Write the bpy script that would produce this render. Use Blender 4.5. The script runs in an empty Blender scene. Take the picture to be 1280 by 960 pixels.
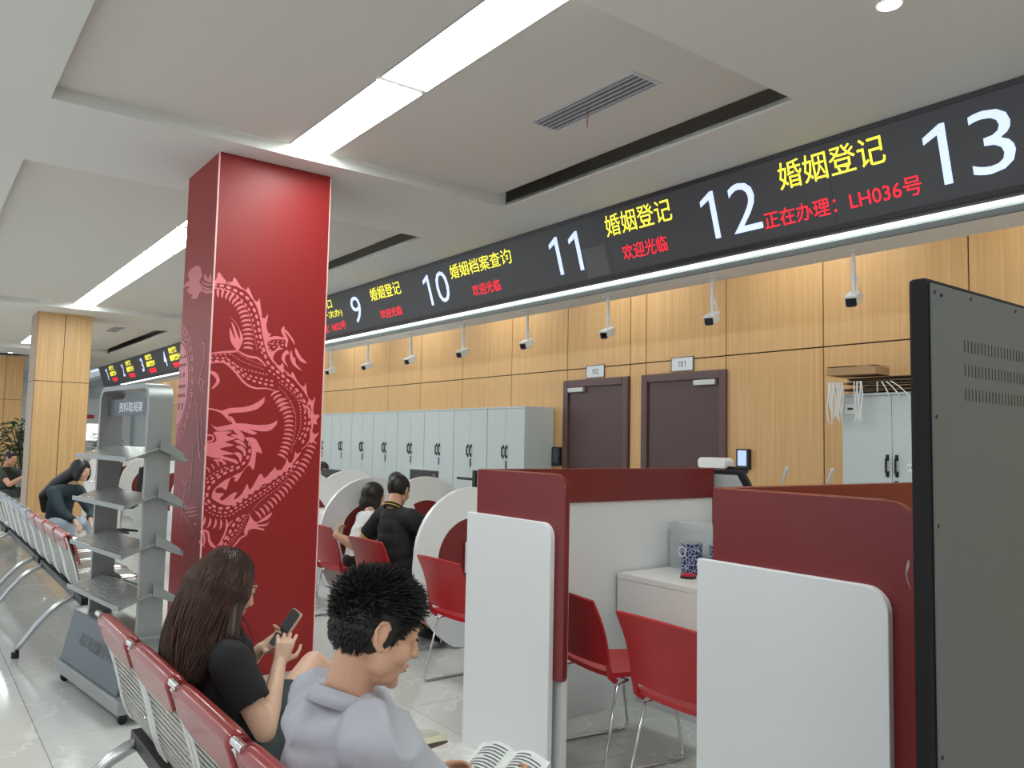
import bpy, bmesh, math, random
from mathutils import Vector, Matrix, noise
from math import sin, cos, pi, radians
random.seed(7)
SC = bpy.context.scene
COL = SC.collection
# ---------------------------------------------------------------- camera
cam_d = bpy.data.cameras.new('camera'); cam = bpy.data.objects.new('camera', cam_d); COL.objects.link(cam)
cam_d.sensor_width = 36.0; cam_d.lens = 36.0*1004.55/1280.0; cam_d.clip_start = 0.05; cam_d.clip_end = 200
YAW, PIT, ROL = -0.924173, 0.0725382, 0.0207579
_f = Vector((sin(YAW)*cos(PIT), cos(YAW)*cos(PIT), sin(PIT)))
_r = Vector((cos(YAW), -sin(YAW), 0)); _u = _r.cross(_f)
_r2 = cos(ROL)*_r + sin(ROL)*_u; _u2 = -sin(ROL)*_r + cos(ROL)*_u
cam.matrix_world = Matrix(((_r2.x, _u2.x, -_f.x, 0), (_r2.y, _u2.y, -_f.y, 0), (_r2.z, _u2.z, -_f.z, 1.55), (0, 0, 0, 1)))
SC.camera = cam
# ---------------------------------------------------------------- world, exposure
w = bpy.data.worlds.new('world'); SC.world = w; w.use_nodes = True
w.node_tree.nodes['Background'].inputs[0].default_value = (0.86, 0.93, 1.0, 1)
w.node_tree.nodes['Background'].inputs[1].default_value = 0.82
SC.view_settings.view_transform = 'Standard'; SC.view_settings.look = 'None'
SC.view_settings.exposure = 0.22; SC.view_settings.gamma = 1.0; SC.view_settings.use_curve_mapping = False
LAMP = 19.0          # strip panels
OFFICE_FILL = 5.5
SC.cycles.max_bounces = 6; SC.cycles.diffuse_bounces = 3; SC.cycles.glossy_bounces = 3
SC.cycles.caustics_reflective = False; SC.cycles.caustics_refractive = False
def area_light(name, loc, sx, sy, power, col=(1, 1, 1), rot=(0, 0, 0)):
    l = bpy.data.lights.new(name, 'AREA'); l.shape = 'RECTANGLE'; l.size = sx; l.size_y = sy; l.energy = power; l.color = col
    o = bpy.data.objects.new(name, l); COL.objects.link(o); o.location = loc; o.rotation_euler = rot
    return o

# ---------------------------------------------------------------- materials
def srgb(r, g, b):
    f = lambda c: (c/255.0/12.92) if c/255.0 <= 0.04045 else ((c/255.0+0.055)/1.055)**2.4
    return (f(r), f(g), f(b), 1)
_M = {}
def mat(name, col=None, rough=0.5, metal=0.0, emit=0.0, spec=0.5, var=0.0, scale=8.0, stretch=(1, 1, 1), bump=0.0, alpha=None, trans=0.0, coat=0.0):
    if name in _M: return _M[name]
    m = bpy.data.materials.new(name); m.use_nodes = True; nt = m.node_tree; b = nt.nodes['Principled BSDF']
    if len(col) == 3: col = srgb(*col)
    b.inputs['Base Color'].default_value = col
    b.inputs['Roughness'].default_value = rough; b.inputs['Metallic'].default_value = metal
    b.inputs['Specular IOR Level'].default_value = spec; b.inputs['Coat Weight'].default_value = coat; b.inputs['Coat Roughness'].default_value = 0.1
    if trans: b.inputs['Transmission Weight'].default_value = trans
    if emit:
        b.inputs['Emission Color'].default_value = col; b.inputs['Emission Strength'].default_value = emit
    if alpha is not None: b.inputs['Alpha'].default_value = alpha
    if var or bump:
        tc = nt.nodes.new('ShaderNodeTexCoord'); mp = nt.nodes.new('ShaderNodeMapping'); nz = nt.nodes.new('ShaderNodeTexNoise')
        mp.inputs['Scale'].default_value = stretch; nz.inputs['Scale'].default_value = scale; nz.inputs['Detail'].default_value = 5
        nt.links.new(tc.outputs['Object'], mp.inputs[0]); nt.links.new(mp.outputs[0], nz.inputs['Vector'])
        if var:
            mx = nt.nodes.new('ShaderNodeMix'); mx.data_type = 'RGBA'
            mx.inputs[6].default_value = tuple(c*(1-var) for c in col[:3])+(1,); mx.inputs[7].default_value = tuple(min(1, c*(1+var)) for c in col[:3])+(1,)
            nt.links.new(nz.outputs[0], mx.inputs[0]); nt.links.new(mx.outputs[2], b.inputs['Base Color'])
        if bump:
            bp = nt.nodes.new('ShaderNodeBump'); bp.inputs['Strength'].default_value = bump; bp.inputs['Distance'].default_value = 0.01
            nt.links.new(nz.outputs[0], bp.inputs['Height']); nt.links.new(bp.outputs[0], b.inputs['Normal'])
    _M[name] = m
    return m
def wood_mat():
    m = bpy.data.materials.new('oak_veneer'); m.use_nodes = True; nt = m.node_tree; b = nt.nodes['Principled BSDF']; L = nt.links.new
    tc = nt.nodes.new('ShaderNodeTexCoord'); mp = nt.nodes.new('ShaderNodeMapping'); mp.inputs['Scale'].default_value = (38, 38, 0.9)
    nz = nt.nodes.new('ShaderNodeTexNoise'); nz.inputs['Scale'].default_value = 1.0; nz.inputs['Detail'].default_value = 4; nz.inputs['Roughness'].default_value = 0.6
    L(tc.outputs['Object'], mp.inputs[0]); L(mp.outputs[0], nz.inputs['Vector'])
    cr = nt.nodes.new('ShaderNodeValToRGB'); e = cr.color_ramp.elements
    e[0].position = 0.25; e[0].color = srgb(208, 160, 106); e[1].position = 0.75; e[1].color = srgb(230, 187, 132)
    x = cr.color_ramp.elements.new(0.5); x.color = srgb(219, 174, 119)
    L(nz.outputs[0], cr.inputs[0]); L(cr.outputs[0], b.inputs['Base Color']); b.inputs['Roughness'].default_value = 0.45
    return m
def floor_mat(name, base, vein, rough):
    m = bpy.data.materials.new(name); m.use_nodes = True; nt = m.node_tree; b = nt.nodes['Principled BSDF']; L = nt.links.new
    ge = nt.nodes.new('ShaderNodeNewGeometry')
    nz = nt.nodes.new('ShaderNodeTexNoise'); nz.inputs['Scale'].default_value = 1.3; nz.inputs['Detail'].default_value = 6; nz.inputs['Distortion'].default_value = 1.2
    L(ge.outputs['Position'], nz.inputs['Vector'])
    cr = nt.nodes.new('ShaderNodeValToRGB'); e = cr.color_ramp.elements
    e[0].position = 0.0; e[0].color = srgb(*base); e[1].position = 1.0; e[1].color = srgb(*[c-8 for c in base])
    for p, c in ((0.488, [c-3 for c in base]), (0.5, vein), (0.512, [c-4 for c in base])):
        x = cr.color_ramp.elements.new(p); x.color = srgb(*c)
    L(nz.outputs[0], cr.inputs[0]); L(cr.outputs[0], b.inputs['Base Color']); b.inputs['Roughness'].default_value = rough
    b.inputs['Specular IOR Level'].default_value = 0.6
    return m
def mesh_metal():
    # punched sheet: rows of real see-through slots
    m = bpy.data.materials.new('punched_steel'); m.use_nodes = True; nt = m.node_tree; b = nt.nodes['Principled BSDF']; L = nt.links.new
    b.inputs['Base Color'].default_value = srgb(196, 192, 184); b.inputs['Metallic'].default_value = 0.6; b.inputs['Roughness'].default_value = 0.38
    tc = nt.nodes.new('ShaderNodeTexCoord'); sp = nt.nodes.new('ShaderNodeSeparateXYZ'); L(tc.outputs['UV'], sp.inputs[0])
    def fr(sock, k, w):
        a = nt.nodes.new('ShaderNodeMath'); a.operation = 'MULTIPLY'; a.inputs[1].default_value = k; L(sock, a.inputs[0])
        f = nt.nodes.new('ShaderNodeMath'); f.operation = 'FRACT'; L(a.outputs[0], f.inputs[0])
        g = nt.nodes.new('ShaderNodeMath'); g.operation = 'LESS_THAN'; g.inputs[1].default_value = w; L(f.outputs[0], g.inputs[0]); return g.outputs[0]
    h = nt.nodes.new('ShaderNodeMath'); h.operation = 'MULTIPLY'
    L(fr(sp.outputs['X'], 22, 0.8), h.inputs[0]); L(fr(sp.outputs['Y'], 52, 0.55), h.inputs[1])
    iv = nt.nodes.new('ShaderNodeMath'); iv.operation = 'SUBTRACT'; iv.inputs[0].default_value = 1; L(h.outputs[0], iv.inputs[1]); L(iv.outputs[0], b.inputs['Alpha'])
    return m
WOOD = wood_mat(); TILE = floor_mat('polished_tile', (222, 221, 216), (236, 234, 228), 0.1); PUNCH = mesh_metal()
WHITE = mat('white_paint', (236, 236, 233), 0.7); CEIL = mat('ceiling_paint', (222, 221, 217), 0.85)
PANEL_W = mat('white_laminate', (236, 236, 236), 0.32); RED_B = mat('red_board', (122, 33, 32), 0.34)
RED_C = mat('red_plastic', (176, 22, 32), 0.38, var=.05); CHROME = mat('chrome', (215, 215, 215), 0.14, 1.0)
BLACK = mat('black_plastic', (26, 24, 26), 0.4); DARK = mat('dark_gap', (30, 26, 24), 0.8)
GREYSTEEL = mat('cabinet_grey', (206, 214, 214), 0.4); SCREENB = mat('led_black', (74, 74, 78), 0.45)
LED_W = mat('led_white', (196, 210, 250), 0.5, emit=.85); LED_Y = mat('led_yellow', (250, 240, 70), 0.5, emit=0.9); LED_R = mat('led_red', (255, 30, 50), 0.5, emit=1.0)
LIGHTM = mat('light_panel', (240, 252, 250), 0.5, emit=LAMP); TUBE = mat('light_tube', (225, 245, 240), 0.5, emit=3.0)

# ---------------------------------------------------------------- mesh builder
class MB:
    def __init__(s): s.v = []; s.f = []; s.m = None
    def tf(s, p): return tuple((s.m @ Vector(p))) if s.m is not None else tuple(p)
    def add(s, vs, fs):
        n = len(s.v); s.v += [s.tf(p) for p in vs]; s.f += [tuple(i+n for i in f) for f in fs]; return s
    def box(s, x0, x1, y0, y1, z0, z1):
        return s.add([(x, y, z) for z in (z0, z1) for y in (y0, y1) for x in (x0, x1)],
                     [(0, 2, 3, 1), (4, 5, 7, 6), (0, 1, 5, 4), (2, 6, 7, 3), (0, 4, 6, 2), (1, 3, 7, 5)])
    def tube(s, pts, r, n=8, closed=False, cap=True):
        pts = [Vector(p) for p in pts]; N = len(pts); rr = r if isinstance(r, (list, tuple)) else [r]*N
        vs = []; up = None
        for i, p in enumerate(pts):
            a = pts[i-1] if (i or closed) else p; b = pts[(i+1) % N] if (i < N-1 or closed) else p
            t = (b-a); t = t.normalized() if t.length > 1e-9 else Vector((0, 0, 1))
            if up is None: up = t.orthogonal().normalized()
            up = (up-t*up.dot(t)); up = up.normalized() if up.length > 1e-6 else t.orthogonal().normalized()
            q = t.cross(up)
            vs += [p+(up*cos(2*pi*k/n)+q*sin(2*pi*k/n))*rr[i] for k in range(n)]
        fs = [(i*n+k, i*n+(k+1) % n, ((i+1) % N)*n+(k+1) % n, ((i+1) % N)*n+k) for i in range(N if closed else N-1) for k in range(n)]
        if cap and not closed: fs += [tuple(range(n-1, -1, -1)), tuple((N-1)*n+k for k in range(n))]
        return s.add(vs, fs)
    def cyl(s, c, r, h, n=20, r2=None):
        return s.tube([c, (c[0], c[1], c[2]+h)], [r, r if r2 is None else r2], n)
    def prism(s, poly, fn, d0, d1):
        # poly: 2-D outline, fn(a,b,d)->3-D
        n = len(poly); vs = [fn(a, b, d0) for a, b in poly]+[fn(a, b, d1) for a, b in poly]
        return s.add(vs, [tuple(range(n-1, -1, -1)), tuple(range(n, 2*n))]+[(i, (i+1) % n, (i+1) % n+n, i+n) for i in range(n)])
    def sheet(s, fn, nu, nv, th):
        P = [[Vector(fn(i/nu, j/nv)) for j in range(nv+1)] for i in range(nu+1)]
        N = []
        for i in range(nu+1):
            for j in range(nv+1):
                a = P[min(i+1, nu)][j]-P[max(i-1, 0)][j]; b = P[i][min(j+1, nv)]-P[i][max(j-1, 0)]
                N.append(a.cross(b).normalized())
        vs = [P[i][j]+N[i*(nv+1)+j]*th/2 for i in range(nu+1) for j in range(nv+1)]+[P[i][j]-N[i*(nv+1)+j]*th/2 for i in range(nu+1) for j in range(nv+1)]
        I = lambda i, j: i*(nv+1)+j; K = (nu+1)*(nv+1); fs = []
        for i in range(nu):
            for j in range(nv):
                fs += [(I(i, j), I(i+1, j), I(i+1, j+1), I(i, j+1)), (K+I(i, j), K+I(i, j+1), K+I(i+1, j+1), K+I(i+1, j))]
        for i in range(nu): fs += [(I(i, 0), K+I(i, 0), K+I(i+1, 0), I(i+1, 0)), (I(i, nv), I(i+1, nv), K+I(i+1, nv), K+I(i, nv))]
        for j in range(nv): fs += [(I(0, j), I(0, j+1), K+I(0, j+1), K+I(0, j)), (I(nu, j), K+I(nu, j), K+I(nu, j+1), I(nu, j+1))]
        return s.add(vs, fs)
    def ell(s, c, r, nu=16, nv=10, rot=None):
        vs = []; c = Vector(c)
        for j in range(nv+1):
            t = pi*j/nv
            for i in range(nu):
                p = Vector((r[0]*sin(t)*cos(2*pi*i/nu), r[1]*sin(t)*sin(2*pi*i/nu), r[2]*cos(t)))
                if rot is not None: p = rot @ p
                vs.append(c+p)
        fs = [(j*nu+i, (j+1)*nu+i, (j+1)*nu+(i+1) % nu, j*nu+(i+1) % nu) for j in range(nv) for i in range(nu)]
        return s.add(vs, fs)
    def cap(s, a, b, ra, rb, n=14, flat_a=False, flat_b=False):
        # tapered capsule
        a = Vector(a); b = Vector(b); t = (b-a).normalized(); pts = []; rr = []
        if flat_a: pts.append(a); rr.append(ra)
        else:
            for k in range(5): q = pi/2*k/4; pts.append(a-t*ra*cos(q)); rr.append(max(ra*sin(q), ra*0.03))
        if flat_b: pts.append(b); rr.append(rb)
        else:
            for k in range(5): q = pi/2*k/4; pts.append(b+t*rb*sin(q)); rr.append(max(rb*cos(q), rb*0.03))
        return s.tube(pts, rr, n)
    def build(s, name, m=None, parent=None, smooth=False, bevel=0, weld=False, seg=2):
        me = bpy.data.meshes.new(name); me.from_pydata([tuple(p) for p in s.v], [], s.f)
        o = bpy.data.objects.new(name, me); COL.objects.link(o)
        if m: me.materials.append(m)
        if smooth is True:
            me.polygons.foreach_set('use_smooth', [True]*len(me.polygons))
        elif smooth: 
            me.polygons.foreach_set('use_smooth', [True]*len(me.polygons)); me.set_sharp_from_angle(angle=radians(smooth))
        if parent: o.parent = parent
        if bevel:
            b = o.modifiers.new('bevel', 'BEVEL'); b.width = bevel; b.segments = seg; b.limit_method = 'ANGLE'; b.angle_limit = radians(40)
        me.update()
        return o
def tag(o, label=None, cat=None, group=None, kind=None):
    if label: o['label'] = label
    if cat: o['category'] = cat
    if group: o['group'] = group
    if kind: o['kind'] = kind
    return o
def thing(name, label, cat, loc=(0, 0, 0), rz=0.0, group=None, kind=None):
    o = bpy.data.objects.new(name, None); COL.objects.link(o); o.empty_display_size = 0.1
    o.location = loc; o.rotation_euler = (0, 0, rz)
    return tag(o, label, cat, group, kind)
def copy_tree(o, parent=None):
    c = o.copy(); COL.objects.link(c)
    if parent is not None: c.parent = parent
    for ch in list(o.children): copy_tree(ch, c)
    return c
def clone(o, label, loc, rz=0.0, group=None):
    c = copy_tree(o); c.location = loc; c.rotation_euler = (0, 0, rz); c['label'] = label
    if group: c['group'] = group
    return c
def bx(name, m, parent, *a, bevel=0, seg=2): return MB().box(*a).build(name, m, parent, bevel=bevel, seg=seg)
def rrect(x0, x1, z0, z1, rs, n=8):
    # rounded rectangle outline, rs = radii (bottom-left, bottom-right, top-right, top-left)
    out = []
    for (cx, cz, a0, r) in ((x0, z0, pi, rs[0]), (x1, z0, 1.5*pi, rs[1]), (x1, z1, 0, rs[2]), (x0, z1, .5*pi, rs[3])):
        if r <= 0: out.append((cx, cz)); continue
        ux = cx+(r if cx == x0 else -r); uz = cz+(r if cz == z0 else -r)
        out += [(ux+r*cos(a0+pi/2*k/n), uz+r*sin(a0+pi/2*k/n)) for k in range(n+1)]
    return out
XZ = lambda a, b, d: (a, d, b)
YZ = lambda a, b, d: (d, a, b)
_T = {}
def text_data(txt, bold=0.0):
    if (txt, bold) in _T: return _T[(txt, bold)]
    if txt == '1':
        vs = [Vector((x, y, 0)) for x, y in ((.24, 0), (.38, 0), (.38, 1), (.29, 1), (0, .84), (0, .72), (.24, .83))]
        _T[(txt, bold)] = (vs, [(0, 1, 2, 3, 6), (3, 4, 5, 6)]); return _T[(txt, bold)]
    c = bpy.data.curves.new('t', 'FONT'); c.body = txt; c.size = 1; c.resolution_u = 3; c.offset = bold
    o = bpy.data.objects.new('t', c); COL.objects.link(o)
    dg = bpy.context.evaluated_depsgraph_get(); me = bpy.data.meshes.new_from_object(o.evaluated_get(dg))
    vs = [v.co.copy() for v in me.vertices]; fs = [tuple(p.vertices) for p in me.polygons]
    bpy.data.objects.remove(o); bpy.data.curves.remove(c); bpy.data.meshes.remove(me)
    _T[(txt, bold)] = (vs, fs); return vs, fs
def text_part(name, txt, m, parent, o, xd, yd, w, h, bold=0.0):
    # lettering fitted into the box of width w, height h with its lower-left corner at o, axes xd, yd
    vs, fs = text_data(txt, bold); x0 = min(v.x for v in vs); x1 = max(v.x for v in vs); y0 = min(v.y for v in vs); y1 = max(v.y for v in vs)
    if w is None: w = (x1-x0)/(y1-y0)*h
    o = Vector(o); xd = Vector(xd).normalized(); yd = Vector(yd).normalized()
    b = MB(); b.add([o+xd*((v.x-x0)/(x1-x0)*w)+yd*((v.y-y0)/(y1-y0)*h) for v in vs], fs)
    return b.build(name, m, parent)
# ================================================================ ROOM
WY = 5.7; CZ = 3.4
fl = MB().box(-34, 4, -3, WY+.2, -0.3, -0.006).build('floor', mat('grout', (168, 166, 160), 0.7)); tag(fl, 'polished pale grey floor of large tiles', None, kind='structure')
tile = None
for j in range(11):
    y0 = .65-.6*2+.6*j-.0; off = 0.6 if y0 > 2.3 else 0.0
    for i in range(19):
        x1 = -4.76+1.2*3-off+1.2 - 1.2*i
        if y0 > WY-.3: continue
        if tile is None:
            tile = MB().box(-1.1985, -.0015, .0015, .5985, -.012, 0).build('tile', TILE, fl); o = tile
        else:
            o = tile.copy(); COL.objects.link(o); o.parent = fl
        o.location = (x1, y0, 0)
b = MB(); b.box(-34, -4.76+4.8-1.2*19, -3, WY, -.006, 0); b.box(-4.76+4.8-1.2*19, 4, -3, -.55, -.006, 0); b.box(.04, 4, -.55, WY, -.006, 0)
b.build('tile_field', TILE, fl)
# ceiling
RECS = [(-5.02, -2.43), (-13.4, -6.28), (-20.5, -15.1), (-29, -22.2)]
RY0, RY1 = .545, 3.69; RZ = 3.475
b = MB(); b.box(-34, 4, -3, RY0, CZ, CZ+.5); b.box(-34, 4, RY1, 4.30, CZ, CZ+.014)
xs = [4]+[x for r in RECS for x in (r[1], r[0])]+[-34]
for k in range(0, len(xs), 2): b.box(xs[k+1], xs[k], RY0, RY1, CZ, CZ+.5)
ceil = b.build('ceiling', CEIL); tag(ceil, 'white ceiling with recessed rectangular coffers', None, kind='structure')
for (a, c) in RECS:
    # coffer board, edge curved up so shade deepens softly into the counter-side slot
    prof = [(RY0+.012, RZ)]+[(3.25+.385*sin(t*pi/2/8), RZ+.02*(1-cos(t*pi/2/8))) for t in range(9)]
    bb = MB(); n = len(prof); vs = [(x, y, z) for x in (a+.012, c-.012) for y, z in prof]
    bb.add(vs, [(i, i+1, n+i+1, n+i) for i in range(n-1)]); q = bb.build('coffer_board', mat('coffer_paint', (214, 210, 204), .85), ceil, smooth=True)
bx('slot_lid', mat('slot_lid_shade', (150, 138, 130), .9), ceil, -34, 4, RY0-.3, 4.7, CZ+.501, CZ+.52)  # added lid keeping sky light out, its dull tone deepens the slots' shade
def strip(x0, x1, lab, near):
    t = thing('ceiling_light', lab, 'light', ((x0+x1)/2, 2.05, RZ), 0, 'light panels recessed in the coffers')
    h = abs(x1-x0)/2
    bx('diffuser', LIGHTM, t, -h+.003, h-.003, -.137, .137, -.006, .0)
    b = MB(); b.box(-h, h, -.143, -.1375, -.008, .0); b.box(-h, h, .1375, .143, -.008, 0)
    b.build('frame', mat('alu', (200, 200, 198), .4, .5), t)
W_ = 1.22
strip(-5.0, -3.79, 'long white ceiling light panel nearest the red dragon column', 1)
strip(-3.74, -2.47, 'large white ceiling light panel cut by the top edge of the picture', 1)
names = ['first', 'second', 'third', 'fourth', 'fifth']
for k in range(5):
    x1 = -7.70-1.25*k+1.22
    strip(x1-1.165, x1, 'white ceiling light panel left of the dragon column, %s counted from the column' % names[k], 0)
strip(-13.36, -12.74, 'short white ceiling light panel above the near oak column', 0)
for k in range(4):
    x1 = -15.2-1.25*k
    strip(x1-1.165, x1, 'small white ceiling light panel beyond the near oak column, %s from it' % names[k], 0)
for k in range(8):  # out-of-view panels added for more light from above
    x1 = 3.2-3.4*k
    t = thing('ceiling_light', 'added unseen ceiling light panel behind the photographer, %s from the right wall' % ['first', 'second', 'third', 'fourth', 'fifth', 'sixth', 'seventh', 'eighth'][k], 'light', (x1-.6, -1.6, CZ), 0, 'added light panels behind the photographer')
    bx('diffuser', LIGHTM, t, -.6, .6, -.14, .14, -.006, -.0005)
for k, x in enumerate((-.45, .95, 2.35)):  # extra unseen panels added to brighten the booth side
    t = thing('ceiling_light', 'added unseen ceiling light panel right of the picture, %s from the dragon column' % ['nearest', 'second', 'farthest'][k], 'light', (x, 2.05, CZ), 0, 'added light panels right of the picture')
    bx('diffuser', LIGHTM, t, -.6, .6, -.14, .14, -.006, -.0005)
# air vents
def vent(x0, x1, y0, y1, lab):
    t = thing('air_vent', lab, 'vent', ((x0+x1)/2, (y0+y1)/2, RZ), 0, 'air vents in the coffers')
    w = (x1-x0)/2; d = (y1-y0)/2; f = .022
    b = MB(); b.box(-w, w, -d, -d+f, -.006, 0); b.box(-w, w, d-f, d, -.006, 0); b.box(-w, -w+f, -d+f, d-f, -.006, 0); b.box(w-f, w, -d+f, d-f, -.006, 0)
    b.build('frame', mat('vent_white', (205, 206, 210), .5), t)
    bx('backing', mat('vent_dark', (92, 94, 100), .6), t, -w+f, w-f, -d+f, d-f, -.002, -.0005)
    n = 5
    for k in range(n):
        y = -d+f+(2*d-2*f)*(k+.5)/n
        bx('slat', mat('vent_slat', (176, 178, 186), .4), t, -w+f, w-f, y-.009, y+.009, -.007, -.0035)
    return t
v = vent(-3.72, -2.85, 2.89, 3.12, 'slatted white air vent with a thin red thread hanging from it')
MB().tube([(-.06, .02, -.004), (-.065, .02, -.05), (-.06, .02, -.1)], .0018, 5).build('thread', mat('thread_red', (150, 60, 60), .6), v)
MB().tube([(-.045, .02, -.004), (-.05, .02, -.06), (-.056, .02, -.12)], .0018, 5).build('thread', mat('thread_red', (150, 60, 60), .6), v)
vent(-7.9, -7.1, 2.89, 3.12, 'white air vent just right of the dragon column')
vent(-16.6, -15.7, 2.89, 3.12, 'small white air vent above the oak column and the far counters')
# downlights
def downlight(x, y, lab):
    t = thing('downlight', lab, 'light', (x, y, CZ), 0, 'round recessed downlights')
    MB().cyl((0, 0, -.006), .055, .006, 24).build('trim_ring', WHITE, t)
    MB().cyl((0, 0, -.008), .045, .003, 24).build('lamp', mat('spot', (255, 250, 235), .5, emit=9), t)
downlight(-1.64, 3.16, 'round downlight at the top right of the picture')
downlight(-22.0, 1.9, 'round downlight beyond the oak columns')
# office side : sign soffit + office ceiling
so = MB(); so.box(-25.4, 4, 4.60, 4.90, 2.812, 3.9); so.build('trim_1', WHITE); tag(bpy.data.objects['trim_1'], 'white soffit the cameras hang from', None, kind='structure')
t1 = bpy.data.objects['trim_1']; bx('soffit_edge', mat('soffit_edge', (74, 72, 74), .5), t1, -25.4, 4, 4.585, 4.60, 2.812, 2.85)
oc = MB().box(-34, 4, 4.90, WY+.2, 3.3, 3.4).build('ceiling_office', CEIL); tag(oc, 'flat white ceiling above the staff side', None, kind='structure')
OW = ['first', 'second', 'third', 'fourth', 'fifth', 'sixth', 'seventh', 'eighth', 'ninth', 'tenth', 'eleventh', 'twelfth']
for k in range(12):  # hidden panels added so the staff side gets its own light
    t = thing('office_fill_light', 'added unseen light panel above the staff aisle, %s from the right wall' % OW[k], 'light', (-1.5-2.0*k, 5.28, 3.3), 0, 'added panels above the staff aisle')
    bx('diffuser', mat('office_fill_panel', (240, 248, 246), .5, emit=OFFICE_FILL), t, -.6, .6, -.14, .14, -.01, 0)
# wood wall
wl = MB().box(-24, 4, WY, WY+.2, 0, 3.4).build('wall_back', DARK); tag(wl, 'oak panelled wall behind the counters', None, kind='structure')
seams = [-24, -22.9, -21.9, -20.8, -19.8, -18.7, -17.7, -16.6, -15.6, -14.5, -13.6, -12.7, -11.7, -10.55, -9.63, -8.58, -7.54, -6.54, -5.60, -5.39, -4.44, -3.51, -2.43, -1.4, -.4, .6, 1.6, 2.6, 4]
SEAM = 2.342
for a, c in zip(seams, seams[1:]):
    bx('wood_panel', WOOD, wl, a+.005, c-.005, WY-.018, WY, SEAM+.005, 3.3, bevel=.002, seg=1)
    lo = .0
    zt = SEAM-.005
    if abs(a+5.39) < .01 or abs(a+6.54) < .01: lo = 2.225
    bx('wood_panel', WOOD, wl, a+.005, c-.005, WY-.018, WY, lo, zt, bevel=.002, seg=1)
# doors
DOORC = mat('door_brown', (86, 60, 58), .35, var=.04, scale=3); FRC = mat('door_frame_brown', (98, 70, 70), .35)
def door(nm, x0, x1, num, px0, px1, hinge):
    d = thing(nm, 'dark brown flush door numbered %s' % num, None, (0, 0, 0), 0, kind='structure')
    zt = 2.222; f = .075; yf = WY-.05
    b = MB(); b.box(x0, x0+f, yf, WY-.019, 0, zt); b.box(x1-f, x1, yf, WY-.019, 0, zt); b.box(x0+f, x1-f, yf, WY-.019, zt-f, zt); b.build('door_frame', FRC, d, bevel=.006)
    bx('door_leaf', DOORC, d, x0+f, x1-f, WY-.026, WY-.0181, 0, zt-f, bevel=.002)
    cx = x0+f+.14 if hinge < 0 else x1-f-.15
    bx('door_closer', mat('closer', (196, 196, 196), .35, .5), d, cx-.12, cx+.12, WY-.07, WY-.0265, zt-f-.055, zt-f-.005, bevel=.006)
    p = thing('door_number_plate', 'white plate reading %s above the brown door %s' % (num, 'nearer the grey lockers' if num == '102' else 'farther from the grey lockers'), 'sign', ((px0+px1)/2, WY-.0185, 2.30))
    w = (px1-px0)/2
    bx('plate', mat('plate_white', (226, 230, 234), .4), p, -w, w, -.012, 0, -.06, .06, bevel=.002)
    b = MB(); 
    for a in ((-w-.006, -w, -.066, .066), (w, w+.006, -.066, .066), (-w, w, .06, .066), (-w, w, -.066, -.06)): b.box(a[0], a[1], -.014, 0, a[2], a[3])
    b.build('rim', mat('rim_grey', (96, 96, 98), .4), p)
    for k_, ch in enumerate(num): text_part('digit', ch, mat('ink', (40, 42, 46), .5), p, (-.052+.036*k_+(.004 if ch == '1' else 0), -.0127, -.028), (1, 0, 0), (0, 0, 1), .018 if ch == '1' else .029, .056, .008)
door('door_1', -5.42, -4.42, '101', -5.05, -4.80, 1)
door('door_2', -6.57, -5.60, '102', -6.22, -5.96, -1)
# access readers
def reader(x, z, w, h, lab, scr):
    t = thing('access_reader', lab, 'reader', (x, WY-.0185, z))
    bx('body', BLACK, t, -w/2, w/2, -.04, 0, -h/2, h/2, bevel=.006)
    bx('display', scr, t, -w/2+.02, w/2-.022, -.042, -.0405, -h/2+.03, h/2-.012)
reader(-4.24, 1.45, .13, .17, 'small door reader with a lit screen to the right of door 101', mat('scr_blue', (170, 190, 235), .4, emit=.7))
reader(-6.67, 1.41, .13, .2, 'dark wall reader between the grey lockers and door 102', mat('scr_dark', (70, 86, 96), .2))
# far walls
fw = MB().box(-34.2, -34, -3, WY+.2, 0, 3.9).build('wall_left', WHITE); tag(fw, 'far white end wall', None, kind='structure')
bw = MB().box(-34, -24, WY, WY+.2, 0, 3.9).build('wall_far', mat('wall_pale', (214, 222, 224), .7)); tag(bw, 'pale wall beyond the end of the sign', None, kind='structure')
rw = MB().box(4, 4.2, -3, WY+.2, 0, 3.9).build('wall_right', WHITE); tag(rw, 'white side wall', None, kind='structure')
# ================================================================ LED SIGN
SB = Vector((0, 4.45, 2.885)); SV = Vector((0, -.16, .515)).normalized(); SN = Vector((0, -SV.z, SV.y))   # SN points to the hall
def on_sign(x, s, off=0.0): return Vector((x, SB.y, SB.z))+SV*s+SN*off
X0S, X1S = -25.0, 1.2
sg = thing('counter_sign', 'long black tilted LED sign with window numbers over the counters', 'sign', (0, 0, 0))
def sbox(b, x0, x1, s0, s1, o0, o1):
    P = [on_sign(x, s, o) for o in (o0, o1) for s in (s0, s1) for x in (x0, x1)]
    b.add(P, [(0, 2, 3, 1), (4, 5, 7, 6), (0, 1, 5, 4), (2, 6, 7, 3), (0, 4, 6, 2), (1, 3, 7, 5)])
b = MB(); P = [(4.285, 3.399), (4.455, 2.868), (4.50, 2.868), (4.50, 2.885), (4.598, 2.885), (4.598, 3.399)]
b.prism(P, YZ, X0S, X1S); b.build('housing', mat('sign_housing', (66, 62, 64), .5), sg)
b = MB()
x = X1S
scr = None
k = 0
while x > X0S+.5:
    o = MB(); sbox(o, x-1.92+.001, x-.001, .022, .512, -.0005, .006); o.build('screen_module', SCREENB, sg); x -= 1.92; k += 1
    if x-1.92 < X0S:
        o = MB(); sbox(o, X0S+.02, x-.001, .022, .512, -.0005, .006); o.build('screen_module', SCREENB, sg); break
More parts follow.
